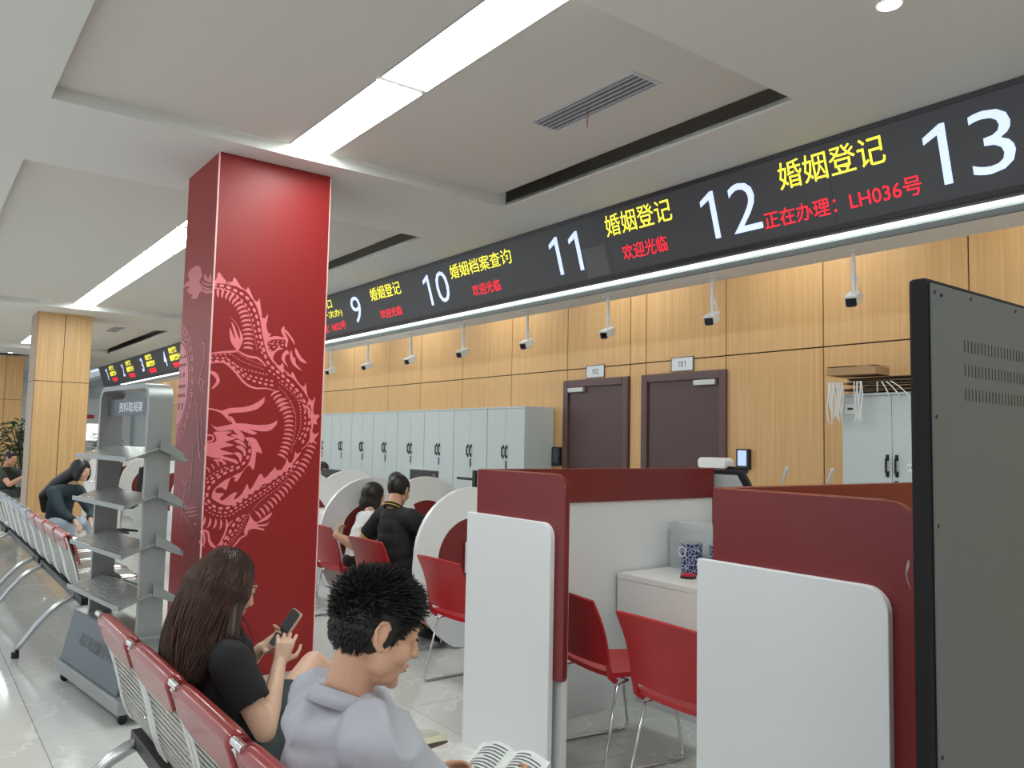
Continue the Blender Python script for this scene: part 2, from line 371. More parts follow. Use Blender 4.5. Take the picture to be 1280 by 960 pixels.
o = MB(); sbox(o, X0S, X1S, .513, .536, -.002, .014); sbox(o, X0S, X1S, -.004, .021, -.002, .014); o.build('edge_rail', mat('rail_dark', (44, 42, 44), .35), sg)
o = MB(); sbox(o, -4.86, -4.60, .03, .27, .0062, .0068); o.build('screen_patch', mat('led_patch', (98, 98, 100), .5), sg)
def led(txt, m, x0, x1, s0, s1, nm='lettering', bold=0.0):
    text_part(nm, txt, m, sg, on_sign(x0, s0, .0085), (1, 0, 0), SV, x1-x0, s1-s0, bold)
def number(n, x0, x1, s0=.108, s1=.432, bold=-.004):
    # each digit is a part of its own
    h = s1-s0; W = x1-x0
    if len(n) == 1: led(n, LED_W, x0, x1, s0, s1, 'digit', bold); return
    g = .24*W if n != '11' else .38*W; w1 = .38*h
    w1 = min(w1, (W-g*.5)*.5); x2 = x1-(W-w1-g) if n != '11' else x1-w1
    led(n[0], LED_W, x0, x0+w1, s0, s1, 'digit', bold); led(n[1], LED_W, x2, x1, s0, s1, 'digit', bold)
for n, x0, x1 in (('13', -2.075, -1.635), ('12', -3.61, -3.145), ('11', -5.257, -4.88), ('10', -7.36, -6.89), ('9', -9.11, -8.86)):
    number(n, x0, x1)
number('8', -10.95, -10.7)
for n, xc in (('1', -24.1), ('2', -22.1), ('3', -20.06), ('4', -18.03), ('5', -16.1), ('6', -14.3), ('7', -12.6)):
    number(n, xc-.11, xc+.11, .14, .46, .02)
    led('综合窗口', LED_Y, xc+.42, xc+.98, .37, .5, bold=.03); led('婚姻登记', LED_Y, xc+.38, xc+1.15, .215, .345, bold=.03); led('欢迎光临', LED_R, xc+.48, xc+1.1, .07, .18, bold=.03)
led('婚姻登记', LED_Y, -2.975, -2.285, .308, .478, bold=.003); led('正在办理：LH036号', LED_R, -3.13, -2.115, .09, .2, bold=.002)
led('婚姻登记', LED_Y, -4.55, -3.87, .312, .478, bold=.003); led('欢迎光临', LED_R, -4.42, -3.965, .105, .222, bold=.002)
led('婚姻档案查询', LED_Y, -6.815, -5.79, .318, .46, bold=.003); led('欢迎光临', LED_R, -6.5, -6.04, .1, .21, bold=.002)
led('婚姻登记', LED_Y, -8.56, -7.84, .315, .465, bold=.003); led('欢迎光临', LED_R, -8.425, -7.92, .088, .19, bold=.002)
led('综合窗口', LED_Y, -10.3, -9.62, .37, .49, bold=.003); led('(高效办成一件事一次办)', LED_Y, -11.3, -9.385, .23, .34, bold=.002); led('正在办理：N033号', LED_R, -10.4, -9.37, .07, .18, bold=.002)
# light tube beneath the sign
TL = ['beyond the right edge of the picture', 'below the number thirteen', 'below the numbers twelve and eleven', 'below the number ten', 'below the number nine', 'below the number eight', 'below the number seven', 'below the number six', 'below the number four', 'below the numbers three and two']
for k in range(10):
    x1 = 1.1-2.41*k-.2
    t = thing('tube_light', 'slim white light tube under the sign, '+TL[k], 'light', (x1-1.2, 4.542, 2.872), 0, 'light tubes in a line under the sign')
    bx('tube', TUBE, t, -1.2, 1.2, -.018, .03, -.012, .0)
    bx('channel', mat('alu', (200, 200, 198), .4, .5), t, -1.2, 1.2, -.024, .036, .0005, .0125)
# ---------------------------------------------------------------- cameras
CAMW = mat('camera_white', (225, 226, 226), .35)
def camera_unit():
    t = thing('security_camera', '', 'camera', (0, 4.75, 2.812))
    MB().cyl((0, 0, -.012), .045, .012, 20).build('ceiling_plate', CAMW, t, smooth=40)
    MB().cyl((0, 0, -.25), .013, .24, 12).build('pole', CAMW, t, smooth=40)
    MB().cyl((0, 0, -.20), .016, .05, 12).build('collar', CAMW, t, smooth=40)
    b = MB(); b.tube([(0, 0, -.25), (0, .0, -.27), (.012, .02, -.285)], .014, 10); b.build('joint', CAMW, t, smooth=True)
    R = Matrix.Rotation(radians(16), 4, 'Z') @ Matrix.Rotation(radians(22), 4, 'X')
    T = Matrix.Translation((0, 0, -.315)) @ R
    b = MB(); b.m = T; b.prism(rrect(-.036, .036, -.034, .036, (.02, .02, .012, .012), 4), XZ, -.07, .065); b.build('body', CAMW, t, bevel=.003)
    b = MB(); b.m = T; b.prism(rrect(-.039, .039, .028, .041, (.0, .0, .008, .008), 3), XZ, -.088, .06); b.build('sun_hood', CAMW, t)
    b = MB(); b.m = T; b.prism(rrect(-.033, .033, -.031, .028, (.015, .015, .008, .008), 4), XZ, -.0745, -.0705); b.build('lens_face', BLACK, t)
    b = MB(); b.m = T; b.tube([(0, -.0748, 0), (0, -.078, 0)], .015, 16); b.build('lens', mat('lens', (10, 12, 20), .1), t)
    MB().tube([(.016, 0, -.16), (.03, .005, -.21), (.02, .03, -.27), (.03, .06, -.29)], .004, 6).build('cable', CAMW, t, smooth=True)
    return t
cu = camera_unit()
cl = ['rightmost, above the oak wall right of door 101', 'second from the right, over the right-hand brown door', 'third from the right, over the left-hand brown door', 'fourth from the right, above the end of the lockers', 'fifth from the right, above the grey lockers', 'sixth from the right, above the grey lockers', 'seventh from the right, beside the dragon column side', 'leftmost visible, right beside the dragon column']
for k in range(8):
    lab = 'white security camera on a pole, '+cl[k]
    o = cu if k == 0 else copy_tree(cu)
    o['label'] = lab; o['group'] = 'security cameras under the sign'; o.location = (-2.72-1.115*k, 4.75, 2.812)
# ================================================================ COLUMNS
COLX0, COLX1, COLY0, COLY1 = -5.95, -5.24, 1.537, 2.311
rc = thing('red_column', 'square red column with a pink dragon and a double happiness seal', 'column', ((COLX0+COLX1)/2, (COLY0+COLY1)/2, 0))
REDCOL = mat('column_red', (150, 36, 36), 0.42, spec=.35); REDSIDE = mat('column_red', (150, 32, 40), 0.3)
hx = (COLX1-COLX0)/2; hy = (COLY1-COLY0)/2
bx('shaft', REDCOL, rc, -hx, hx, -hy, hy, 0, 3.399, bevel=.003)
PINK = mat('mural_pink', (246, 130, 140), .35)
TRIMP = mat('corner_bead', (250, 200, 196), .35)
b = MB(); b.box(hx-.006, hx+.004, -hy-.004, -hy+.004, 0, 3.398); b.build('corner_bead', TRIMP, rc)
b = MB(); b.box(hx-.006, hx+.003, hy-.004, hy+.003, 0, 3.398); b.build('corner_bead', TRIMP, rc)
def oak_column(x, lab):
    t = thing('oak_column', lab, 'column', (x-.36, 1.92, 0), 0, 'oak panelled columns'); h = .36; k = .378
    bx('core', DARK, t, -h+.01, h-.01, -k+.01, k-.01, 0, 3.399)
    for z0, z1 in ((0.0, 2.335), (2.345, 3.399)):
        for y0, y1 in ((-k+.012, -.005), (.005, k-.012)):
            bx('panel', WOOD, t, h-.012, h, y0, y1, z0, z1)
            bx('panel', WOOD, t, -h, -h+.012, y0, y1, z0, z1)
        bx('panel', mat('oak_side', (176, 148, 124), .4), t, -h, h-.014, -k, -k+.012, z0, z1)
        bx('panel', WOOD, t, -h, h-.014, k-.012, k, z0, z1)
oak_column(-14.1, 'oak panelled column behind the woman in the dark jacket')
oak_column(-23.0, 'oak panelled column at the far left behind the potted plant')
# ================================================================ LOCKERS
def locker(x0, x1, lab, grp, key=True, dz=1.94):
    t = thing('locker', lab, 'cabinet', ((x0+x1)/2, 5.275, 0), 0, grp); w = (x1-x0)/2-.002
    bx('body', GREYSTEEL, t, -w, w, .02, .40, 0, dz-.02, bevel=.003)
    bx('top', GREYSTEEL, t, -w, w, .0, .40, dz-.0199, dz, bevel=.002)
    for s in (-1, 1):
        d = bx('door', GREYSTEEL, t, *((-w+.003, -.0015) if s < 0 else (.0015, w-.003)), 0, .0195, .08, dz-.023, bevel=.002)
        b = MB(); x = s*.032
        b.box(x-.011, x+.011, -.006, 0, 1.37, 1.41); b.box(x-.011, x+.011, -.006, 0, 1.48, 1.52); b.tube([(x, -.006, 1.39), (x, -.022, 1.40), (x, -.022, 1.49), (x, -.006, 1.50)], .008, 8)
        b.build('handle', BLACK, d, bevel=.002)
        if s > 0 and key:
            b = MB(); b.cyl((.028, -.006, 1.335), .011, .012, 12); b.box(.018, .036, -.008, -.004, 1.295, 1.33); b.box(.024, .044, -.011, -.008, 1.26, 1.3)
            b.build('key', mat('key_dark', (50, 50, 52), .4), d)
    return t
ords = ['nearest door 102, its plain side showing', 'second from door 102', 'third from door 102', 'fourth from door 102', 'fifth from door 102', 'sixth from door 102', 'seventh from door 102', 'next to the dragon column in view', 'partly hidden by the dragon column']
for k in range(9):
    locker(-6.745-.69*(k+1), -6.745-.69*k, 'pale grey two-door steel locker, '+ords[k], 'row of grey lockers along the oak wall')
lk = locker(-3.12, -2.40, 'pale grey steel locker with flattened boxes on top, beside the black display', 'grey lockers at the right')
bx('label_tag', mat('paper', (235, 235, 232), .7), lk, -.335, -.255, -.0015, -.0002, 1.80, 1.865)
bx('label_mark', mat('ink', (40, 42, 46), .5), lk, -.315, -.275, -.0022, -.0016, 1.825, 1.84)
bx('label_tag', mat('paper', (235, 235, 232), .7), lk, .10, .20, -.0015, -.0002, 1.41, 1.465)
text_part('lettering', '1号柜', mat('ink', (40, 42, 46), .5), lk, (.108, -.0022, 1.425), (1, 0, 0), (0, 0, 1), .082, .028)
locker(-2.398, -1.68, 'pale grey steel locker mostly hidden behind the black display', 'grey lockers at the right')
# flattened boxes
CARD = mat('cardboard', (188, 150, 112), .8, var=.08); CARDD = mat('cardboard_old', (104, 84, 66), .85, var=.2)
rnd = random.Random(3)
ft = thing('folded_boxes', 'pile of flattened dark cardboard sheets on the right locker', 'cardboard', (-2.66, 5.46, 1.95))
for k in range(9):
    z = .0+.011*k; b = MB(); a = rnd.uniform(-.12, .12); b.m = Matrix.Translation((rnd.uniform(-.03, .08), -.03+rnd.uniform(-.04, .03), z)) @ Matrix.Rotation(a*.5, 4, 'Z')
    L = rnd.uniform(.42, .6)
    b.sheet(lambda u, v, L=L, a=a: ((u-.5)*L*1.6, (v-.5)*.34, .004+.008*sin(u*7+a*20)*u), 10, 2, .005); b.build('sheet', CARDD if k % 3 else CARD, ft)
fb = thing('carton', 'light brown flat carton lying on the pile of folded boxes', 'box', (-3.0, 5.26, 2.062), radians(5))
bx('body', CARD, fb, -.17, .17, -.09, .14, 0, .055, bevel=.004)
b = MB(); b.sheet(lambda u, v: (-.17+.34*u, -.09+.23*v, .062+.025*sin(pi*u)*v), 8, 3, .003); b.build('lid', CARD, fb)
st = thing('string_bundle', 'bundle of white strings hanging from the folded boxes', 'string', (-3.0, 5.19, 1.985))
STR = mat('string_white', (240, 240, 236), .7)
for k in range(16):
    x = -.16+.011*k if k < 11 else .04+.012*(k-11); L = rnd.uniform(.17, .3); ph = rnd.uniform(0, 6)
    MB().tube([(x+.008*sin(ph+6*q), -.02-.004*sin(4*q+ph), .03-L*q) for q in [i/8 for i in range(9)]], .0045, 5).build('strand', STR, st, smooth=True)
for k in range(4):
    MB().tube([(.2+.03*k+.05*q*k, -.02, .02-.07*q-.06*q*q*k*.4) for q in [i/5 for i in range(6)]], .004, 5).build('strand', STR, st, smooth=True)

# ================================================================ BOOTH PARTITIONS
def l_shape(x0, x1, y0, y1, th, r):
    # plan outline of an L board: front run along x at y0, side run along y at x0, rounded outer corner
    out = [(x1, y0)]+[(x0+r-r*sin(a*pi/12), y0+r-r*cos(a*pi/12)) for a in range(7)]+[(x0, y1), (x0+th, y1)]
    ri = max(r-th, .004)
    out += [(x0+th+ri-ri*cos(a*pi/12), y0+th+ri-ri*sin(a*pi/12)) for a in range(7)]+[(x1, y0+th)]
    return out
def booth(x0, x1, y0, yend, lab, ztop=1.405, ztw=1.16):
    # x0 corner (far), x1 right end of the front run
    t = thing('booth_partition', lab, 'partition', (x0, y0, 0), 0, 'red and white booth partitions'); W = x1-x0; D = yend-y0
    # white core : front part + side run
    b = MB(); b.prism(l_shape(0.004, W-.05, .03, D, .035, .04), lambda p, q, d: (p, q, d), 0, 1.21); b.build('white_core', PANEL_W, t, smooth=30)
    # red top band following the L, full height of band on the side run
    b = MB(); b.prism(l_shape(-.006, W-.12, .022, D, .06, .05), lambda p, q, d: (p, q, d), 1.211, ztop); b.build('red_band', RED_B, t, smooth=30)
    # red front board with rounded right corners, hanging lower on the outside
    b = MB(); b.prism(rrect(.04, W, .47, ztop, (0, .03, .075, 0)), XZ, -.006, .0215); b.build('red_board', RED_B, t, bevel=.003)
    # white front board
    b = MB(); b.prism(rrect(-.005, W-.068, 0, ztw, (0, 0, .07, 0)), XZ, -.034, -.0065); b.build('white_board', PANEL_W, t, bevel=.003)
    return t
booth(-3.55, -2.80, 2.44, 4.35, 'red and white partition left of the two empty red chairs', ztw=1.18)
booth(-1.865, -1.12, 2.27, 4.35, 'red and white partition in front of the black display, right of the red chairs')
# ================================================================ DESKS
DESK = mat('desk_white', (238, 232, 228), .3, var=.02, scale=3)
def desk(x0, x1, lab, panel=True):
    t = thing('counter_desk', lab, 'counter', ((x0+x1)/2, 3.45, 0), 0, 'white counter desks'); w = (x1-x0)/2
    bx('top', DESK, t, -w, w, 0, .85, .755, .79, bevel=.003)
    bx('apron', DESK, t, -w, w, .002, .03, .56, .7545, bevel=.002)
    bx('inner_panel', mat('panel_grey', (204, 204, 206), .4), t, -w, w, .19, .21, 0, .7545)
    bx('drawer_box', mat('drawer_beech', (196, 160, 130), .5), t, -w+.12, w-.3, .04, .185, .52, .56)
    return t
desk(-3.49, -1.89, 'white counter desk behind the two empty red chairs')
desk(-5.12, -3.565, 'white counter desk left of the booth, behind a red chair')
desk(-6.735, -5.235, 'white counter desk where the man in the black polo sits')
desk(-8.385, -6.85, 'white counter desk beside the dragon column')
desk(-10.035, -8.50, 'white counter desk hidden behind the dragon column')
# ring partitions
def ring(x, yc, lab):
    # egg-shaped board on a narrowing foot, with a round red disc let into it
    t = thing('round_partition', lab, 'partition', (x, yc, 0), 0, 'round white and red desk partitions')
    n = 56; oo = []
    for k in range(n):
        a = 2*pi*k/n; c_, s_ = cos(a), sin(a)
        if s_ >= 0: oo.append((.5*c_, .70+.5*s_))
        else: oo.append((.5*abs(c_)**1.5*(1 if c_ > 0 else -1)*(1-.0) + .10*(abs(s_))*(1 if c_ >= 0 else -1)*(0 if abs(c_) > .999 else 1)*min(1, abs(c_)*6), .70+.70*s_))
    ii = [(.31*cos(2*pi*k/n), .66+.31*sin(2*pi*k/n)) for k in range(n)]
    vs = [(d, a, z) for d in (-.02, .02) for a, z in oo]+[(d, a, z) for d in (-.02, .02) for a, z in ii]
    fs = []
    for k in range(n):
        q = (k+1) % n
        fs += [(k, n+k, n+q, q), (2*n+k, 2*n+q, 3*n+q, 3*n+k), (k, q, 2*n+q, 2*n+k), (n+k, 3*n+k, 3*n+q, n+q)]
    MB().add(vs, fs).build('white_ring', PANEL_W, t, smooth=40)
    MB().prism([(.309*cos(2*pi*k/n), .66+.309*sin(2*pi*k/n)) for k in range(n)], YZ, -.015, .015).build('red_disc', RED_B, t, smooth=40)
ring(-5.15, 3.53, 'round white partition with a red disc behind the nearest red chair')
ring(-6.765, 3.50, 'round white partition left of the woman in the white top')
ring(-8.415, 3.50, 'round white partition just right of the dragon column')
ring(-5.205, 4.12, 'round white partition on the staff side behind the nearest one')
ring(-6.820, 4.12, 'round white partition on the staff side, right of the man in the black polo')
ring(-8.470, 4.12, 'round white partition on the staff side, above the woman in the white top')
for k in range(6):
    x = -10.065-1.65*k
    ring(x, 3.50, 'far round white partition behind the dragon column, %s from the nearer desks' % ['first', 'second', 'third', 'fourth', 'fifth', 'sixth'][k])
    desk(x+.035-1.65+.03, x-.035, 'far white counter desk behind the leaflet rack, %s from the nearer desks' % ['first', 'second', 'third', 'fourth', 'fifth', 'sixth'][k])
# ================================================================ COLUMN MURAL (outlines in column-face metres)
MP = [[(-0.393,1.5),(-0.332,1.513),(-0.327,1.545),(-0.344,1.574),(-0.31,1.581),(-0.227,1.581),(-0.264,1.559),(-0.199,1.538),(-0.269,1.514),(-0.21,1.496),(-0.298,1.472),(-0.266,1.457),(-0.201,1.438),(-0.284,1.428),(-0.193,1.4),(-0.182,1.374),(-0.218,1.387),(-0.283,1.406),(-0.327,1.412),(-0.371,1.424),(-0.393,1.443)],[(-0.221,1.593),(-0.182,1.59),(-0.155,1.568),(-0.141,1.536),(-0.174,1.548),(-0.208,1.58)],[(-0.236,1.56),(-0.2,1.564),(-0.161,1.545),(-0.145,1.522),(-0.186,1.535)],[(-0.205,1.527),(-0.16,1.523),(-0.128,1.478),(-0.158,1.497),(-0.205,1.516)],[(-0.197,1.49),(-0.158,1.49),(-0.13,1.452),(-0.139,1.422),(-0.157,1.458),(-0.19,1.477)],[(-0.202,1.45),(-0.169,1.445),(-0.154,1.419),(-0.166,1.383),(-0.177,1.412),(-0.201,1.438)],[(-0.336,1.402),(-0.282,1.402),(-0.253,1.374),(-0.275,1.371),(-0.282,1.386),(-0.32,1.39)],[(-0.387,1.56),(-0.349,1.559),(-0.338,1.536),(-0.35,1.516),(-0.387,1.509),(-0.388,1.519),(-0.357,1.524),(-0.348,1.535),(-0.355,1.55),(-0.386,1.55)],[(-0.392,1.731),(-0.329,1.721),(-0.297,1.716),(-0.247,1.734),(-0.157,1.744),(-0.092,1.767),(-0.04,1.802),(-0.023,1.816),(-0.028,1.776),(-0.07,1.735),(-0.142,1.712),(-0.232,1.702),(-0.257,1.688),(-0.239,1.641),(-0.276,1.675),(-0.315,1.705),(-0.391,1.722)],[(-0.251,1.682),(-0.225,1.67),(-0.203,1.632),(-0.226,1.631)],[(-0.362,1.624),(-0.33,1.609),(-0.273,1.62),(-0.21,1.635),(-0.152,1.637),(-0.066,1.63),(0.008,1.635),(0.048,1.65),(0.068,1.664),(0.063,1.633),(0.024,1.596),(-0.03,1.588),(-0.111,1.599),(-0.063,1.577),(-0.096,1.566),(-0.163,1.588),(-0.227,1.593),(-0.291,1.584),(-0.329,1.59)],[(-0.141,1.543),(-0.095,1.547),(-0.061,1.525),(-0.024,1.446),(-0.051,1.452),(-0.064,1.446),(-0.068,1.38),(-0.079,1.335),(-0.1,1.361),(-0.12,1.358),(-0.15,1.316),(-0.174,1.271),(-0.2,1.271),(-0.138,1.341),(-0.108,1.387),(-0.094,1.452),(-0.106,1.504)],[(-0.337,1.165),(-0.327,1.209),(-0.276,1.259),(-0.226,1.287),(-0.195,1.303),(-0.151,1.322),(-0.168,1.283),(-0.186,1.258),(-0.194,1.284),(-0.214,1.29),(-0.232,1.265),(-0.248,1.208),(-0.274,1.224),(-0.305,1.221),(-0.317,1.203),(-0.304,1.19),(-0.26,1.186),(-0.284,1.158),(-0.277,1.142),(-0.252,1.151),(-0.209,1.185),(-0.177,1.19),(-0.195,1.155),(-0.182,1.149),(-0.144,1.186),(-0.114,1.244),(-0.1,1.208),(-0.081,1.224),(-0.031,1.308),(-0.003,1.282),(0.023,1.301),(0.049,1.328),(0.131,1.327),(0.025,1.249),(-0.053,1.204),(-0.105,1.173),(-0.162,1.135),(-0.205,1.111),(-0.256,1.113),(-0.301,1.133),(-0.33,1.153)],[(-0.056,1.261),(-0.033,1.309),(-0.015,1.276),(0.005,1.276),(0.026,1.298),(0.069,1.353),(0.079,1.331),(0.099,1.328),(0.116,1.342),(0.137,1.375),(0.15,1.414),(0.16,1.386),(0.178,1.381),(0.197,1.42),(0.204,1.459),(0.216,1.443),(0.245,1.451),(0.195,1.381),(0.156,1.342),(0.111,1.308),(0.028,1.271),(-0.054,1.223)],[(-0.287,2.327),(-0.243,2.301),(-0.202,2.24),(-0.183,2.187),(-0.202,2.13),(-0.223,2.117),(-0.258,2.158),(-0.271,2.211),(-0.271,2.255),(-0.249,2.208),(-0.233,2.193),(-0.264,2.288),(-0.247,2.274),(-0.205,2.185),(-0.213,2.25),(-0.248,2.301)],[(-0.073,2.326),(-0.029,2.331),(-0.041,2.29),(-0.042,2.242),(-0.025,2.231),(-0.001,2.247),(-0.01,2.219),(0.037,2.23),(0.1,2.222),(0.115,2.21),(0.117,2.163),(0.102,2.168),(0.104,2.202),(0.094,2.21),(0.024,2.205),(-0.009,2.189),(-0.019,2.171),(-0.007,2.132),(0.028,2.128),(0.054,2.154),(0.093,2.147),(0.062,2.138),(0.035,2.115),(0.023,2.074),(0.039,2.034),(0.073,2.034),(0.093,2.052),(0.1,1.985),(0.068,2.003),(0.01,2.066),(-0.019,2.11),(-0.042,2.175),(-0.056,2.248)],[(0.09,2.303),(0.07,2.274),(0.086,2.235),(0.115,2.19),(0.121,2.218),(0.091,2.269),(0.135,2.226),(0.169,2.181),(0.156,2.221),(0.112,2.271),(0.094,2.283)],[(0.117,2.142),(0.087,2.113),(0.084,2.072),(0.129,2.028),(0.106,2.073),(0.112,2.108),(0.133,2.116)],[(0.145,2.145),(0.14,2.097),(0.164,2.044),(0.229,2.007),(0.185,2.052),(0.176,2.093),(0.162,2.098)],[(0.173,2.161),(0.178,2.12),(0.212,2.075),(0.263,2.062),(0.218,2.103),(0.192,2.142)],[(-0.386,1.964),(-0.344,1.956),(-0.32,1.904),(-0.35,1.86),(-0.37,1.853),(-0.341,1.903),(-0.364,1.939),(-0.385,1.948)],[(-0.087,1.062),(-0.079,1.03),(-0.044,0.996),(-0.005,1.014),(0.061,1.057),(0.035,1.012),(-0.044,0.983),(0.023,0.98),(0.046,0.999),(0.024,0.967),(-0.036,0.966),(0.011,0.948),(0.005,0.938),(-0.035,0.95),(-0.069,0.952),(-0.094,0.94),(-0.1,0.914),(-0.12,0.928),(-0.115,0.96),(-0.091,1.017)],[(-0.398,0.955),(-0.368,0.963),(-0.342,0.946),(-0.331,0.895),(-0.294,0.846),(-0.326,0.854),(-0.346,0.89),(-0.354,0.934),(-0.37,0.947),(-0.361,0.891),(-0.373,0.87),(-0.378,0.923),(-0.394,0.942)],[(-0.4,0.899),(-0.382,0.886),(-0.362,0.85),(-0.381,0.864),(-0.399,0.877)],[(-0.386,2.534),(-0.372,2.564),(-0.36,2.607),(-0.33,2.575),(-0.308,2.551),(-0.329,2.539)],[(-0.308,2.55),(-0.27,2.556),(-0.258,2.587),(-0.221,2.541),(-0.203,2.515),(-0.253,2.533)],[(-0.209,2.52),(-0.176,2.513),(-0.166,2.534),(-0.135,2.48),(-0.129,2.453),(-0.175,2.502)],[(-0.135,2.46),(-0.1,2.445),(-0.087,2.469),(-0.075,2.409),(-0.062,2.343),(-0.105,2.428)],[(-0.068,2.343),(-0.045,2.34),(-0.024,2.37),(-0.032,2.291),(-0.006,2.226),(-0.001,2.247),(-0.028,2.207),(-0.045,2.2),(-0.065,2.287)],[(0.108,1.982),(0.15,1.962),(0.16,1.999),(0.198,1.937),(0.211,1.909),(0.156,1.963)],[(0.205,1.92),(0.247,1.9),(0.258,1.927),(0.273,1.85),(0.287,1.816),(0.236,1.882)],[(0.286,1.822),(0.311,1.806),(0.331,1.836),(0.32,1.749),(0.334,1.703),(0.31,1.748)],[(0.319,1.709),(0.346,1.704),(0.363,1.727),(0.347,1.675),(0.354,1.647),(0.326,1.657)],[(0.302,1.743),(0.321,1.716),(0.368,1.706),(0.335,1.664),(0.313,1.618)],[(0.307,1.623),(0.333,1.578),(0.369,1.591),(0.317,1.515),(0.304,1.538)]]
MR = [([(-0.386,2.532),(-0.318,2.538),(-0.231,2.53),(-0.164,2.498),(-0.105,2.424),(-0.073,2.34),(-0.052,2.233),(-0.019,2.135),(0.036,2.05),(0.131,1.984),(0.217,1.913),(0.28,1.827),(0.319,1.714)],0.01),([(0.317,1.756),(0.325,1.687),(0.316,1.607),(0.299,1.526),(0.247,1.469)],0.009),([(-0.401,2.072),(-0.339,2.086),(-0.276,2.096),(-0.228,2.106),(-0.202,2.132)],0.014),([(-0.399,2.011),(-0.336,2.025),(-0.289,2.022),(-0.228,1.975),(-0.159,1.901),(-0.092,1.872),(-0.013,1.874),(0.044,1.862)],0.014),([(-0.218,2.109),(-0.145,2.078),(-0.078,2.069),(-0.02,2.021)],0.016),([(-0.198,1.012),(-0.228,0.978),(-0.245,0.928),(-0.268,0.879),(-0.291,0.854)],0.012),([(-0.103,0.913),(-0.141,0.897),(-0.172,0.861),(-0.208,0.825)],0.012)]
MD = [([(-0.381,2.522),(-0.312,2.519),(-0.252,2.503),(-0.174,2.466),(-0.12,2.392),(-0.089,2.307),(-0.071,2.22),(-0.041,2.122),(-0.01,2.046),(0.05,1.995),(0.115,1.949),(0.182,1.89),(0.232,1.836),(0.277,1.758),(0.297,1.702)],0.0135,0.045),([(0.285,1.789),(0.295,1.709),(0.294,1.64),(0.267,1.56),(0.244,1.491)],0.0125,0.045),([(-0.374,2.501),(-0.316,2.497),(-0.25,2.474),(-0.188,2.429),(-0.142,2.368),(-0.116,2.293),(-0.096,2.217),(-0.071,2.153),(-0.045,2.088)],0.009,0.037),([(0.004,1.992),(0.063,1.951),(0.135,1.899),(0.196,1.846),(0.246,1.78),(0.273,1.713)],0.009,0.037),([(0.251,1.798),(0.263,1.708),(0.262,1.617),(0.227,1.536)],0.009,0.037),([(-0.204,2.421),(-0.158,2.366),(-0.135,2.302),(-0.113,2.227),(-0.086,2.118)],0.004,0.016),([(0.076,1.918),(0.148,1.866),(0.21,1.801),(0.237,1.723)],0.005,0.022),([(0.215,1.808),(0.232,1.695),(0.23,1.604),(0.187,1.491)],0.005,0.022),([(0.077,1.884),(0.138,1.82),(0.19,1.709)],0.004,0.016),([(0.157,1.8),(0.192,1.716),(0.199,1.637),(0.19,1.558),(0.175,1.457)],0.004,0.016),([(0.221,1.384),(0.181,1.356),(0.136,1.323),(0.069,1.279),(0.003,1.236),(-0.062,1.199),(-0.126,1.152),(-0.188,1.111),(-0.251,1.091),(-0.315,1.104),(-0.358,1.147),(-0.365,1.189),(-0.352,1.231),(-0.302,1.288),(-0.241,1.325),(-0.178,1.351),(-0.126,1.4),(-0.107,1.465),(-0.115,1.519)],0.0125,0.045),([(0.205,1.356),(0.154,1.311),(0.081,1.257),(0.005,1.203),(-0.082,1.151),(-0.166,1.099),(-0.239,1.064),(-0.313,1.078),(-0.372,1.126),(-0.385,1.184),(-0.378,1.242),(-0.313,1.304),(-0.252,1.341),(-0.2,1.362)],0.009,0.036),([(0.188,1.322),(0.127,1.273),(0.027,1.197),(-0.059,1.139),(-0.144,1.088),(-0.228,1.043),(-0.312,1.051),(-0.386,1.096)],0.006,0.026),([(0.161,1.278),(0.084,1.207),(-0.015,1.138),(-0.068,1.08)],0.004,0.016),([(-0.389,1.263),(-0.345,1.304),(-0.284,1.341),(-0.253,1.357)],0.006,0.026),([(-0.222,2.098),(-0.144,2.058),(-0.031,2.023)],0.004,0.017),([(-0.248,2.077),(-0.165,2.035),(-0.025,1.999)],0.004,0.017),([(-0.285,2.058),(-0.196,2.002),(-0.097,1.979),(-0.006,1.966)],0.006,0.024),([(-0.379,2.048),(-0.285,2.049),(-0.218,2.009),(-0.151,1.959),(-0.061,1.937),(0.03,1.924)],0.009,0.036),([(-0.384,2.026),(-0.295,2.033),(-0.24,2.002),(-0.184,1.957),(-0.116,1.923),(-0.037,1.905),(0.043,1.894)],0.011,0.04),([(-0.382,2.064),(-0.307,2.075),(-0.238,2.086)],0.006,0.03),([(-0.166,1.02),(-0.187,0.989),(-0.205,0.958),(-0.216,0.927),(-0.234,0.903),(-0.252,0.878),(-0.276,0.854)],0.013,0.045),([(-0.131,1.038),(-0.15,1.013),(-0.164,0.969),(-0.182,0.938),(-0.209,0.907),(-0.233,0.871),(-0.251,0.853)],0.009,0.034),([(-0.112,1.044),(-0.136,0.993),(-0.153,0.949),(-0.183,0.906),(-0.214,0.87),(-0.237,0.84)],0.005,0.022),([(-0.099,1.043),(-0.126,0.986),(-0.143,0.942),(-0.176,0.893),(-0.207,0.857)],0.004,0.018),([(-0.011,2.151),(0.012,2.174),(0.046,2.177),(0.088,2.174)],0.008,0.035),([(0.0,2.132),(0.027,2.155),(0.068,2.162)],0.008,0.035),([(-0.002,2.176),(0.032,2.194),(0.087,2.197)],0.006,0.03)]
